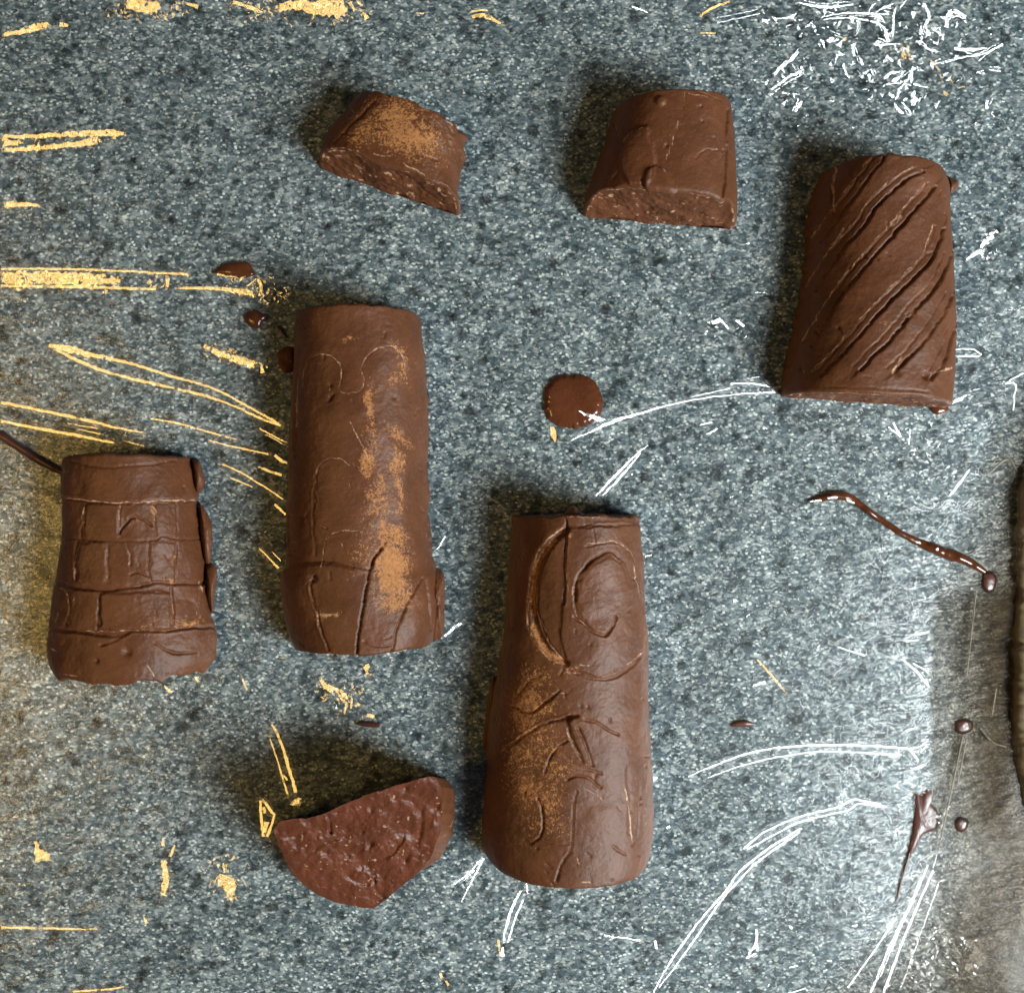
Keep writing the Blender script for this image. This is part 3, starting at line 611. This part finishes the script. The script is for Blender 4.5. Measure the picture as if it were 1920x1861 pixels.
# ------------------------------------------------------------------ drops, smears, drizzles
GD = 'spilled drops and smears of chocolate'
blob('chocolate_drop', [(1018, 752), (1024, 725), (1045, 706), (1072, 702), (1100, 704), (1122, 725), (1130, 752), (1124, 780), (1102, 798), (1075, 804), (1045, 798), (1024, 778)], 13, M_WET,
     'largest round chocolate drop, a flat disc in the middle of the counter', 'chocolate drop', group=GD, expo=2.6, wob=2.6)
blob('chocolate_drop', [(396, 512), (418, 497), (445, 490), (466, 492), (474, 505), (478, 516), (455, 520), (425, 518)], 10, M_WET,
     'half hidden chocolate drop crossed by the widest golden crease', 'chocolate drop', group=GD)
blob('chocolate_drop', [(457, 596), (466, 584), (480, 581), (492, 588), (504, 590), (494, 604), (484, 616), (468, 612)], 10, M_WET,
     'small pointed chocolate drop just left of the long dusty column', 'chocolate drop', group=GD)
strand('chocolate_drizzle', [(1514, 940, 3), (1532, 936, 10), (1560, 930, 18), (1590, 932, 17), (1610, 945, 14), (1650, 973, 13), (1690, 1000, 13), (1730, 1020, 15), (1760, 1032, 22), (1790, 1042, 22), (1820, 1055, 17), (1848, 1072, 10)], 13, M_WET,
       'thin glossy S shaped drizzle of melted chocolate at the right', 'chocolate drizzle', seed=3)
blob('chocolate_drop', [(1842, 1072), (1860, 1072), (1870, 1085), (1866, 1104), (1852, 1112), (1842, 1098)], 8, M_FLAT, 'dark chocolate drop at the lower right end of the thin drizzle', 'chocolate drop', group=GD)
strand('chocolate_drizzle', [(-20, 806, 16), (10, 822, 18), (50, 848, 15), (90, 872, 15), (122, 888, 14)], 12, M_FLAT, 'dark straight drizzle of chocolate running from the left border to the brick tower', 'chocolate drizzle', seed=9)
blob('chocolate_drop', [(1790, 1352), (1805, 1344), (1822, 1350), (1824, 1366), (1808, 1377), (1792, 1372)], 6, M_FLAT, 'dull chocolate drop under hazy doubled wrap, upper of two near the right border', 'chocolate drop', group=GD)
blob('chocolate_drop', [(1790, 1540), (1802, 1530), (1816, 1538), (1815, 1552), (1802, 1560), (1792, 1554)], 6, M_FLAT, 'dull chocolate drop under hazy doubled wrap, lower of two near the right border', 'chocolate drop', group=GD)
sm = blob('chocolate_smear', [(1716, 1484), (1731, 1486), (1738, 1478), (1749, 1482), (1750, 1494), (1744, 1502), (1757, 1518), (1759, 1540), (1752, 1556), (1736, 1562), (1722, 1580), (1710, 1604), (1702, 1606), (1708, 1570), (1714, 1530)], 5, M_FLAT, 'dark jagged chocolate smear with a long thin tail at the hazy wrap edge, lower right', 'chocolate smear', wob=2.0, seed=14)
strand('tail', [(1706, 1598, 6), (1698, 1625, 5), (1688, 1660, 4), (1680, 1695, 2)], 3, M_FLAT, parent=sm, origin=np.array(sm.location)/S, seed=15)
strand('chocolate_smear', [(1370, 1360, 3), (1382, 1357, 12), (1400, 1356, 11), (1414, 1357, 4)], 4, M_FLAT, 'tiny flat brown smear on open counter right of the oval column', 'chocolate smear', seed=15)
blob('chocolate_drop', [(1744, 766), (1760, 758), (1778, 760), (1774, 773), (1756, 777)], 8, M_WET, 'near black chocolate bead at the foot of the spiral column', 'chocolate drop', group=GD)
strand('chocolate_smear', [(668, 1355, 3), (680, 1357, 10), (698, 1358, 11), (712, 1358, 9)], 6, M_FLAT, 'small flat chocolate smear above the broken slice', 'chocolate smear', seed=16)
strand('chocolate_smear', [(520, 612, 4), (528, 622, 7), (535, 632, 5)], 5, M_FLAT, 'tiny chocolate smear between the pointed drop and the long dusty column', 'chocolate smear', seed=17)

# ------------------------------------------------------------------ plastic wrap
wrap = thing('plastic_wrap', 'clear plastic cling wrap spread over the counter, creased and glinting', 'plastic wrap', (0, 0, 1))
nx, ny = 430, 420
gx = np.linspace(-260, 2180, nx); gy = np.linspace(-260, 2120, ny)
GX, GY = np.meshgrid(gx, gy)
Zs = 3.4+.9*fbm(GX*.6+GY*.2, GY, 130, 41, 3)+.75*fbm(GX*.35+GY*.12, GY*1.2, 34, 45, 3)+.3*fbm(GX*.9, GY*.5, 22, 47, 2)
Wf = np.stack([GX-CX, -(GY-CY), np.maximum(Zs, .5)], -1)
mesh_obj('film_sheet', Wf.reshape(-1, 3), grid_faces(ny, nx)[:, ::-1], M_FILM, wrap, (0, 0, 1))

VW = Vector((0, 0, H*S))
def half(px, py, z, which):
    p = Vector(unproj(px, py, z)*S); l = (WARM if which == 'w' else COOL)
    h_ = ((VW-p).normalized()+(l-p).normalized()).normalized()
    return h_
rng = random.Random(5)
CV, CF = [], []
def facets(pts, which, jit=.035, seg=7.0, z=6.0, gap=0.06, wv=.28, out=None, amp=.04):
    """a crinkled fold of film: a run of small facets, each tilted to mirror a lamp into the lens"""
    V, F = out if out is not None else ([], [])
    seg = 4.0 if max(q[2] if len(q) == 3 else 4 for q in pts) > 9 else seg
    p = pline([q if len(q) == 3 else (*q, 4) for q in pts], step=seg) if len(pts) > 1 else np.array([[pts[0][0]-pts[0][2]*.5, pts[0][1]-1, pts[0][2]*.8], [pts[0][0]+pts[0][2]*.5, pts[0][1]+1, pts[0][2]*.8]])
    t = np.gradient(p[:, :2], axis=0); t /= (np.linalg.norm(t, axis=1, keepdims=True)+1e-9); nn = np.stack([-t[:, 1], t[:, 0]], -1)
    n = len(p)
    if n > 2:
        offs = np.array([rng.gauss(0, .35) for _ in range(n)]); p[:, :2] += nn*offs[:, None]
    wl = np.array([q[2]*.5*(1+rng.uniform(-wv, wv)) for q in p]); wr = np.array([q[2]*.5*(1+rng.uniform(-wv, wv)) for q in p])
    for i in range(n-1):
        if gap and rng.random() < gap: continue
        bands = max(1, int(min(wl[i]+wr[i], 60)/4))
        for b_ in range(bands):
            f0, f1 = b_/bands, (b_+1)/bands
            def edge_pt(k, f): 
                a = p[k, :2]+nn[k]*wl[k]; c = p[k, :2]-nn[k]*wr[k]; return a+(c-a)*f
            q = [edge_pt(i, f0), edge_pt(i+1, f0), edge_pt(i+1, f1), edge_pt(i, f1)]
            if bands > 1:
                q = [c_+1.7*np.array([vn(c_[0]*.4, c_[1]*.4, 5), vn(c_[0]*.4, c_[1]*.4, 6)]) for c_ in q]
            cx, cy = np.mean(q, 0)
            if bands > 1 and fbm(np.array(cx*.6), np.array(cy*1.3), 13, 55, 4) > .86: continue
            hv = half(cx, cy, z, which); fade = .17*(1-min(1, min(i+1, n-1-i)*seg/16.0)) if n > 5 else 0
            A_ = amp if bands > 1 else .035; sx = A_*float(fbm(np.array(cx), np.array(cy*1.6), 11, 201, 2)); sy = A_*float(fbm(np.array(cx), np.array(cy*1.6), 11, 205, 2))
            hv = (hv+Vector((rng.gauss(0, jit)+fade*.7+sx, rng.gauss(0, jit)+fade+sy, 0))).normalized()
            base = unproj(cx, cy, z); vs = []
            for (x, y) in q:
                # intersect the sight line of the corner with the facet's plane
                g = unproj(x, y, 0); d0 = np.array([g[0], g[1], -H]); o_ = np.array([0, 0, H]); nh = np.array(hv)
                tt = np.dot(nh, base-o_)/np.dot(nh, d0); vs.append(o_+d0*tt)
            k = len(V); V.extend(vs); F.append((k, k+1, k+2, k+3))
    return V, F
def crease(pts, which='c', **kw):  # bright streak shaped into the film as facets aimed at one lamp
    V, F = facets(pts, which, **kw)
    if not F: return
    V = np.array(V); 
    lo = V[:, 2].min()
    if lo < 5.2: V[:, 2] += 5.2-lo
    mesh_obj('crease', V, F, M_CREASE if which == 'w' else M_CREASE_COOL, wrap, (0, 0, 1), smooth=False)

W_ = [
 [(0,257,6),(60,256,7),(130,252,9),(200,250,12),(240,252,5)], [(0,282,6),(50,280,8),(130,272,10),(190,262,16)], [(0,269,15),(20,268,11),(48,267,3)],
 [(0,383,12),(50,384,8),(80,386,3)],
 [(-5,504,4),(150,505,4),(300,512,4),(360,515,5)], [(-5,520,22),(100,522,24),(180,524,20),(235,524,8)], [(-5,536,5),(150,538,5),(240,541,5),(300,543,4)],
 [(311,508,3),(315,525,9),(311,545,4)], [(330,540,4),(400,541,6),(450,546,10),(485,553,8)], [(400,514,5),(440,516,6),(470,512,3)], [(444,534,3),(458,516,5),(472,506,3)], [(482,512,6),(488,532,7),(492,556,4)], [(450,545,2),(475,528,3),(484,516,2)],
 [(80,645,4),(130,655,12),(170,665,9),(240,680,5),(320,705,5),(400,728,4),(470,765,4),(530,798,4)], [(100,652,5),(150,678,6),(210,700,5),(300,722,5),(370,738,5),(430,757,4),(490,785,4),(533,800,4)],
 [(372,642,5),(395,655,9),(430,668,12),(470,682,13),(486,690,9)], [(490,684,3),(492,700,7)],
 [(-5,753,5),(80,770,5),(160,787,5),(220,802,4),(275,812,2)], [(-5,788,5),(80,805,5),(150,817,5),(220,832,3)], [(120,792,1.5),(190,805,2.5)], [(140,803,1.5),(195,815,2.5)], [(235,827,1.5),(278,838,2)],
 [(282,784,3),(340,795,3),(420,818,3),(450,825,1.5)], [(385,823,1.5),(440,838,3),(510,852,3)], [(480,800,2),(538,830,3)], [(492,812,1.5),(536,834,2)], [(515,853,4),(525,862,6),(538,868,4)], [(485,875,4),(510,885,5),(536,893,3)],
 [(410,867,3),(450,885,3),(500,915,3),(536,940,3)], [(425,893,2.5),(480,915,3)], [(515,945,4),(536,965,4)], [(480,1022,2),(528,1070,4)], [(505,1030,1.5),(532,1056,2)],
 [(430,3,6),(470,15,7),(492,25,4)], [(510,20,10),(560,10,20),(600,15,28),(640,18,32),(660,20,14)], [(655,5,5),(665,22,5)], [(680,25,4),(690,36,6)], [(668,2,5),(680,12,4)],
 [(0,68,6),(40,60,9),(75,50,13),(100,46,6)], [(112,46,9),(128,48,6)], [(230,5,10),(260,12,22),(290,12,20),(305,5,8)], [(350,8,4),(372,14,8)],
 [(880,40,3),(895,30,7),(915,33,7),(940,46,5),(950,54,3)], [(882,24,2),(900,20,4),(915,20,2)], [(780,26,3),(795,25,3)],
 [(65,1568,2),(70,1590,11),(78,1608,30),(80,1618,40)], [(306,1563,4),(306,1600,7)], [(306,1608,9),(311,1645,11),(306,1690,9)], [(328,1584,3),(319,1605,7)],
 [(408,1621,10),(430,1622,14)], [(400,1650,10),(428,1652,26),(432,1680,13),(433,1694,6)],
 [(488,1492,4),(490,1530,6),(495,1575,5)], [(488,1492,4),(510,1522,5),(514,1530,4),(498,1575,6)], [(494,1512,7),(497,1524,4)], [(500,1540,9),(496,1560,5)],
 [(505,1352,3),(515,1365,5),(530,1400,5),(545,1450,6),(556,1492,5)], [(548,1492,12),(555,1503,18),(558,1514,8)], [(502,1372,2),(525,1440,3),(541,1495,4)], [(532,1452,3),(539,1462,3)],
 [(598,1265,4),(610,1285,9),(640,1300,14),(650,1318,8)], [(650,1315,5),(646,1338,4)], [(660,1308,4),(658,1328,4)], [(668,1318,9),(676,1322,5)], [(680,1240,10),(690,1256,12),(697,1275,7)], [(688,1340,6),(702,1342,8)],
 [(270,1718,2),(275,1730,8)], [(-5,1738,5),(70,1739,4),(150,1741,3),(190,1740,1)], [(130,1858,3),(190,1855,4),(240,1848,2)], [(825,1822,5),(829,1832,5)], [(836,1836,4),(841,1846,5)], [(934,1760,5),(938,1790,3)],
 [(1035,800,7),(1038,815,9),(1040,828,3)], [(1415,1230,3),(1450,1270,4),(1480,1305,2)], [(1310,30,2),(1345,12,4),(1375,2,3)], [(1300,63,2),(1342,63,3)], [(365,1268,4),(372,1278,4)], [(452,1265,3),(465,1300,4)], [(308,1285,3),(322,1298,5)],
]
for c in W_: crease(c, 'w', jit=.018 if max(q[2] for q in c) > 8 else .02, gap=0)
C_ = [
 [(1065,828,2),(1110,808,4),(1150,790,7),(1200,775,5),(1260,758,3),(1330,745,2.5),(1400,738,2.5),(1460,735,3)], [(1370,719,2),(1410,719,4),(1458,727,4)], [(1295,744,1.5),(1370,728,2)], [(1400,710,1.5),(1455,702,1.5)],
 [(1112,935,3),(1150,895,5),(1190,855,4),(1215,835,2)], [(1121,936,3),(1157,902,4),(1200,850,3)], [(1312,797,3),(1335,791,4)], [(1325,815,3),(1345,803,4)],
 [(1790,655,3),(1824,655,3),(1840,665,3)], [(1790,668,4),(1838,667,3)], [(1788,752,5),(1812,741,3)], [(1786,756,2),(1808,748,2)], [(1780,930,3),(1800,905,5),(1818,880,3)],
 [(1885,718,3),(1922,698,3)], [(1885,718,3),(1905,720,3),(1900,745,3)], [(1902,748,3),(1900,770,3)], [(1812,487,3),(1830,475,8),(1848,466,5)], [(1836,468,5),(1850,450,12),(1864,440,12),(1872,430,3)],
 [(1335,606,6),(1352,600,10)], [(1352,600,6),(1366,616,4)], [(1380,600,5),(1395,612,6)], [(1408,548,2),(1450,550,1.6),(1490,545,2)],
 [(1290,1455,1.5),(1350,1430,3),(1420,1407,4),(1500,1398,3.5),(1600,1396,4),(1700,1402,4)], [(1704,1403,4),(1712,1412,4),(1722,1425,4)], [(1320,1460,1.5),(1400,1432,2.5),(1480,1415,2.5),(1560,1408,2.5),(1690,1415,2.5)],
 [(1710,1441,5),(1722,1439,6),(1733,1433,4)], [(1706,1403,2.5),(1742,1394,1.5)], [(1700,1370,3),(1712,1366,4)], [(1725,1410,2),(1738,1398,1.5)],
 [(1395,1590,5),(1420,1568,3),(1440,1555,3),(1500,1530,3.5),(1570,1512,4),(1590,1503,5),(1600,1498,4),(1640,1505,3),(1668,1515,3)], [(1400,1592,3),(1450,1565,3),(1500,1540,3),(1590,1518,2.5),(1608,1506,3),(1660,1512,2.5)],
 [(1502,1552,4),(1440,1590,4),(1385,1635,4),(1360,1670,4),(1320,1715,4),(1275,1775,4),(1240,1830,2.5),(1225,1861,2.5)], [(1500,1558,3),(1420,1615,3.5),(1385,1650,3.5),(1350,1690,3.5),(1285,1785,3),(1235,1850,2)],
 [(1740,1620,3),(1710,1690,5),(1670,1770,5),(1630,1865,5)], [(1750,1630,4),(1715,1710,5),(1690,1770,5),(1655,1865,6)], [(1680,1720,3),(1640,1780,3),(1590,1850,4)], [(1762,1650,2),(1722,1760,2),(1690,1850,2)], [(1728,1640,2),(1690,1735,2),(1650,1830,2)], [(1757,1600,2),(1750,1625,2)],
 [(1781,1510,3),(1768,1528,5),(1755,1530,4)], [(1770,1530,4),(1770,1546,6)], [(1760,1540,3),(1768,1548,3)],
 [(1418,1740,3),(1418,1765,5),(1400,1795,4)], [(1419,1768,6),(1421,1782,7)], [(1400,1796,3),(1418,1786,3)], [(905,1605,4),(880,1635,3),(845,1660,2)], [(907,1608,4),(880,1660,3),(865,1690,2)], [(890,1630,2),(870,1650,1.5)],
 [(978,1668,4),(960,1700,7),(948,1740,5),(944,1768,4)], [(984,1680,3),(966,1720,4),(952,1765,3)], [(987,1655,3),(990,1675,3)], [(943,1774,5),(943,1792,7)], [(1133,1752,3),(1200,1762,3)], [(1228,1762,8),(1231,1778,5)],
 [(828,1197,4),(855,1175,6),(876,1157,3)], [(855,1257,4),(870,1241,5)], [(1570,1212,2),(1595,1220,4),(1622,1228,4)], [(1700,1202,4),(1722,1199,3)], [(1716,1190,3),(1742,1184,3)], [(1690,1235,2),(1715,1255,3),(1740,1284,5)], [(1712,1243,2),(1740,1258,3)],
 [(1065,341,3),(1085,333,4)], [(1675,793,5),(1688,818,4)], [(1665,800,3),(1690,820,3)], [(1706,803,2),(1704,835,2)], [(1412,1285,3),(1435,1278,6)], [(1225,1462,6),(1232,1456,5)], [(1250,1552,4),(1256,1548,4)],
 [(1375,1127,6),(1382,1125,4)], [(1210,1043,3),(1222,1040,3)], [(1086,770,3),(1098,778,5)], [(1098,776,6),(1118,784,9),(1134,787,4)], [(1185,14,4),(1205,20,3),(1222,29,2)],
 [(820,1030,2),(835,1005,3)], [(1480,1812,3),(1495,1810,3)], [(1550,1800,3),(1560,1800,3)], [(1600,1735,3),(1608,1733,3)], [(1480,1735,4),(1486,1740,4)], [(1478,1861,3),(1510,1852,2)],
 [(478,614,1.5),(490,602,3),(502,594,1.5)], [(1518,941,3),(1540,937,5)], [(1552,934,4),(1570,933,4)], [(1588,937,4),(1602,944,4)], [(1718,1016,3),(1726,1018,4)], [(1755,1030,5),(1760,1029,5)],
]
for c in C_: crease([(x, y, wd_*.8) for x, y, wd_ in c], 'c', jit=.02, gap=0.0, z=(20 if 1080 < c[0][0] < 1140 and 760 < c[0][1] < 790 else (17 if 1500 < c[0][0] < 1770 and 900 < c[0][1] < 1040 else 6)))  # the raised ones put glare on top of the drop and drizzle
# soft sheen around the long folds, added as wide bands turned to the lamps
for c, wh in [(c, 'w') for c in W_]+[(c, 'c') for c in C_]:
    ln = sum(math.hypot(a[0]-b[0], a[1]-b[1]) for a, b in zip(c[:-1], c[1:]))
    if ln < 60 or 1080 < c[0][0] < 1140 and 760 < c[0][1] < 790: continue
    V, F = facets([(x, y, wd_*1.5+9) for x, y, wd_ in c], wh, jit=.07, seg=9, z=4.5, gap=0, amp=.20)
    V = np.array(V); V[:, 2] = np.maximum(V[:, 2], 4.4)
    mesh_obj('sheen_band', V, F, M_SHEEN if wh == 'w' else M_SHEEN_COOL, wrap, (0, 0, 1), smooth=False)
def Zm(l): return [(1240+x/2.8235, y/2.8235, wd/2.8235) for x, y, wd in l]
T_ = [
 [(710,12,6),(800,35,18),(870,40,20),(950,30,14),(1040,25,6)], [(860,60,10),(900,38,14),(935,58,8)], [(830,100,6),(950,75,12),(1060,72,14),(1140,85,14),(1180,110,12)], [(850,100,8),(1000,95,12),(1120,115,14),(1170,150,18),(1200,200,22),(1215,240,14)],
 [(600,100,6),(690,100,6)], [(535,105,16),(555,115,20)], [(1140,65,12),(1180,40,12),(1250,15,12)], [(1140,65,12),(1190,82,12),(1240,62,10)], [(1250,15,10),(1232,90,12),(1226,150,16),(1215,220,14)], [(1290,10,6),(1250,60,8)],
 [(790,120,12),(808,150,26),(815,176,10)], [(1365,5,14),(1400,40,18),(1422,90,20),(1395,150,14),(1430,208,16)], [(1500,100,10),(1530,68,16),(1590,85,16),(1620,130,8)], [(1500,108,5),(1560,84,6),(1610,104,6)], [(1466,170,14),(1500,224,18)],
 [(1340,225,8),(1380,235,12),(1420,265,12),(1465,268,8)], [(1550,262,20),(1640,265,26),(1720,258,6)], [(1475,345,7),(1600,305,9),(1700,292,9),(1820,228,12)], [(1680,330,5),(1740,280,7),(1820,225,8)],
 [(730,265,8),(700,310,26),(640,360,20),(590,415,18)], [(748,380,20),(690,400,24),(640,440,16),(565,490,10)], [(544,440,22),(556,436,22)], [(742,520,16),(735,555,26),(705,600,14)],
 [(960,340,14),(980,380,18),(1000,410,10)], [(1000,240,12),(1016,275,20),(1020,320,22)], [(1050,310,14),(1066,350,20)], [(1090,355,14),(1130,412,12)], [(1120,240,8),(1250,235,8)], [(1150,210,8),(1200,225,10)], [(1200,290,16),(1220,330,18)],
 [(1175,435,10),(1212,392,18),(1265,378,8)], [(1165,460,6),(1230,450,12),(1300,430,14),(1332,380,22),(1355,350,18)], [(1200,490,16),(1240,520,24),(1262,470,12),(1300,440,8)], [(1225,540,12),(1242,580,20),(1290,608,12)], [(1270,530,14),(1310,590,18),(1332,624,8)],
 [(1330,490,20),(1350,530,24),(1385,520,12)], [(1350,450,16),(1385,465,12),(1430,462,7)], [(1660,390,6),(1720,370,8)], [(1722,370,10),(1805,378,6)], [(1728,530,16),(1720,575,18)], [(1670,640,14),(1662,656,10)], [(900,180,5),(960,205,6)], [(1010,190,6),(1040,140,8),(1030,100,14)],
 [(250,105,3),(420,70,4),(520,45,3)], [(1460,170,5),(1490,190,10)], [(1250,420,8),(1275,390,6)], [(870,140,8),(884,150,8)], [(700,575,8),(715,560,8)], [(1745,605,10),(1752,603,8)],
]
rt = random.Random(11)
for c in T_:
    cc = [(x+rt.gauss(0, 4), y+rt.gauss(0, 4), wd_*.62) for x, y, wd_ in c]
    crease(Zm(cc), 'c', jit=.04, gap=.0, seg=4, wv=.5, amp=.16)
    if rt.random() < .75:
        dx_, dy_ = rt.uniform(-26, 26), rt.uniform(-20, 20)
        crease(Zm([(x+dx_+rt.gauss(0, 7), y+dy_+rt.gauss(0, 7), rt.uniform(2, 5)) for x, y, wd_ in c]), 'c', jit=.05, gap=.05, seg=4, wv=.5)

T2 = [[(1270,240,14),(1280,300,26),(1290,340,20)], [(1300,220,8),(1306,280,12),(1326,335,16)], [(964,215,20),(978,205,16)], [(1000,200,6),(1070,212,7)], [(1425,320,10),(1470,370,9)], [(1475,395,6),(1490,440,14)], [(1490,490,12),(1512,505,20)], [(1510,390,6),(1560,468,9)], [(1562,472,8),(1600,462,6),(1635,462,10)], [(190,100,6),(260,50,12),(340,10,8)], [(420,40,10),(430,45,10)]]
for c in T2: crease(Zm(c), 'w', jit=.03, gap=.0, seg=5)

# many tiny added glints: scattered facets turned to the lamps
V, F = [], []
for k in range(620):
    zone = rng.random()
    if zone < .35: x, y, wh = rng.uniform(1400, 1900), rng.uniform(0, 260), 'c'
    elif zone < .60: x, y, wh = rng.uniform(950, 1880), rng.uniform(250, 1861), 'c'
    elif zone < .75: x, y, wh = rng.uniform(1660, 1860), rng.uniform(1620, 1861), 'c'
    else: x, y, wh = rng.uniform(0, 560), rng.uniform(0, 1861), 'w'
    a = rng.gauss(-.35, .5); ln = rng.uniform(2, 9); wd = rng.uniform(.8, 2.0)
    facets([(x, y, wd), (x+ln*math.cos(a), y+ln*math.sin(a), wd)], wh, jit=.09, seg=4, z=5, out=(V, F), gap=0)
V = np.array(V); V[:, 2] = np.maximum(V[:, 2], 5.2)
o = mesh_obj('glint_flecks', V, F, M_CREASE, wrap, (0, 0, 1), smooth=False); o['kind'] = 'stuff'

# crumpled areas of film: random flat facets, some turned on purpose to glint at the lens
def crumple(cx, cy, rx, ry, cell, amp, ang=0, seed=0, which='c', glint=.085):
    rc = random.Random(seed); nx_ = int(2*rx/cell)+2; ny_ = int(2*ry/cell)+2; ca, sa = math.cos(math.radians(ang)), math.sin(math.radians(ang))
    pts, idx, fc = [], {}, []
    for j in range(ny_):
        for i in range(nx_):
            u = -rx+i*cell+rc.uniform(-.42, .42)*cell+(cell/2 if j % 2 else 0); v_ = -ry+j*cell+rc.uniform(-.42, .42)*cell
            x = cx+u*ca-v_*sa; y = cy+u*sa+v_*ca
            fall = max(0, 1-((u/rx)**2+(v_/ry)**2))
            h_ = 5.3+amp*cell*(rc.random()*.7+.9*abs(float(fbm(np.array(x), np.array(y), cell*2.2, seed, 2))))*min(1, fall*2.5)
            idx[(i, j)] = len(pts); pts.append(unproj(x, y, h_))
    for j in range(ny_-1):
        for i in range(nx_-1):
            p0 = pts[idx[(i, j)]]; u = p0[0]+CX-cx; v_ = -(p0[1])+CY-cy; uu = u*ca+v_*sa; vv = -u*sa+v_*ca
            e_ = (uu/rx)**2+(vv/ry)**2+.5*float(fbm(np.array(p0[0]), np.array(p0[1]), 35, seed+3, 2))
            if e_ > 1: continue
            a, b, c_, d = idx[(i, j)], idx[(i, j+1)], idx[(i+1, j+1)], idx[(i+1, j)]
            fc += [(a, b, c_), (a, c_, d)] if rc.random() < .5 else [(a, b, d), (b, c_, d)]
    pa = np.array(pts); fc = [f if np.cross(pa[f[1]]-pa[f[0]], pa[f[2]]-pa[f[0]])[2] > 0 else f[::-1] for f in fc]
    vv_ = [tuple(p) for p in pa]; out_ = []
    for f in fc:
        c_ = pa[list(f)].mean(0); q_ = float(fbm(np.array(c_[0]), np.array(c_[1]), 18, seed+9, 3))
        if rc.random() < glint*(1+2.2*q_):
            px, py = proj(c_[None]); hv = half(px[0], py[0], c_[2], which)
            hv = (hv+Vector((rc.gauss(0, .075), rc.gauss(0, .075), 0))).normalized(); nh = np.array(hv); k = len(vv_); sh_ = rc.uniform(.55, 1.05)
            for i_ in f:
                p_ = c_+(pa[i_]-c_)*sh_; vv_.append((p_[0], p_[1], c_[2]+3-((p_[0]-c_[0])*nh[0]+(p_[1]-c_[1])*nh[1])/nh[2]))
            out_.append((k, k+1, k+2))
        else: out_.append(f)
    pa = np.array(vv_); pa[:, 2] = np.maximum(pa[:, 2], 4.6); fc = out_
    mesh_obj('crumple', pa, fc, M_CRUMPLE if which == 'w' else M_CRUMPLE_COOL, wrap, (0, 0, 1), smooth=False)
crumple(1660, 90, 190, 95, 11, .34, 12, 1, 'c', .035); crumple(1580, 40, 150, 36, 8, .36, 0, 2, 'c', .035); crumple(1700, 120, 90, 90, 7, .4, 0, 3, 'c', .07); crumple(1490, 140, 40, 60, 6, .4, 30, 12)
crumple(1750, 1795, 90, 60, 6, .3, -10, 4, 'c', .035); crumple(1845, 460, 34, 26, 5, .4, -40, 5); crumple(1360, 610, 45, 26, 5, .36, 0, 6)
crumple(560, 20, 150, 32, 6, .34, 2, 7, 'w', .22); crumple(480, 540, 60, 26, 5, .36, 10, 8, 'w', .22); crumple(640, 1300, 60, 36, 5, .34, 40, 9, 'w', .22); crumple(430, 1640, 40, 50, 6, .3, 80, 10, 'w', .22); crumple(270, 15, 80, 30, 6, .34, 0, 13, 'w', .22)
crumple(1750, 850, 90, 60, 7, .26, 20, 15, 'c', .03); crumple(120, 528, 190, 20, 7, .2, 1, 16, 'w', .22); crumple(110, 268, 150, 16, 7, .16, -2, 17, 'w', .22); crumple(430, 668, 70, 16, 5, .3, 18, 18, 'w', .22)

# doubled layer of wrap, tinted darker and browner towards the right border
edge_l = pline([(1935, 660), (1885, 765), (1850, 840), (1800, 1010), (1762, 1090), (1746, 1140), (1744, 1300), (1744, 1500), (1736, 1570), (1705, 1660), (1668, 1730), (1600, 1790), (1500, 1870), (1420, 1930)], n=240)
cols = 80; T = (np.linspace(0, 1, cols)**1.5)[None, :]
EX = edge_l[:, 0][:, None]*(1-T)+2120*T; EY = edge_l[:, 1][:, None]+0*T
ZZ = 7+.9*fbm(EX, EY*.8, 110, 51, 2)+.05*fbm(EX, EY, 26, 57, 2)
Wl = unproj(EX, EY, 0); Wl[..., 2] = np.maximum(ZZ, 4)
mid = smooth01((EY-1090)/60)*smooth01((1600-EY)/80)
fd = np.clip((EX-edge_l[:, 0][:, None])/150, 0, 1)*(1-.55*smooth01((EY-1640)/160)*smooth01((1840-EX)/110)); fd = np.clip(fd*.9+.24*mid*smooth01((EX-edge_l[:, 0][:, None])/5), 0, 1)
mesh_obj('doubled_layer', Wl.reshape(-1, 3), grid_faces(240, cols)[:, ::-1], M_LAYER, wrap, (0, 0, 1), {'fade': fd})
mesh_r = strand('rolled_edge', [(1945, 850, 30), (1932, 940, 44), (1926, 1060, 44), (1930, 1110, 46), (1925, 1200, 52), (1926, 1320, 54), (1930, 1420, 50), (1942, 1500, 40), (1955, 1560, 30)], 26, M_ROLL, parent=wrap, origin=(0, 0, 1), seed=21, wob=3)
for pts in [[(1758, 1600, 2), (1790, 1450, 2.5), (1805, 1380, 2)], [(1812, 1270, 2), (1822, 1180, 2), (1830, 1110, 2)], [(1860, 1340, 2), (1868, 1290, 2)], [(1838, 1365, 3), (1860, 1390, 3), (1888, 1400, 2)], [(1795, 1470, 2), (1812, 1385, 2)], [(1850, 890, 2), (1888, 860, 3), (1905, 880, 2)]]:
    strand('crease', [(x, y, w_*1.6) for x, y, w_ in pts], 3, M_ROLL, parent=wrap, origin=(0, 0, 1), base=7, wob=.4)
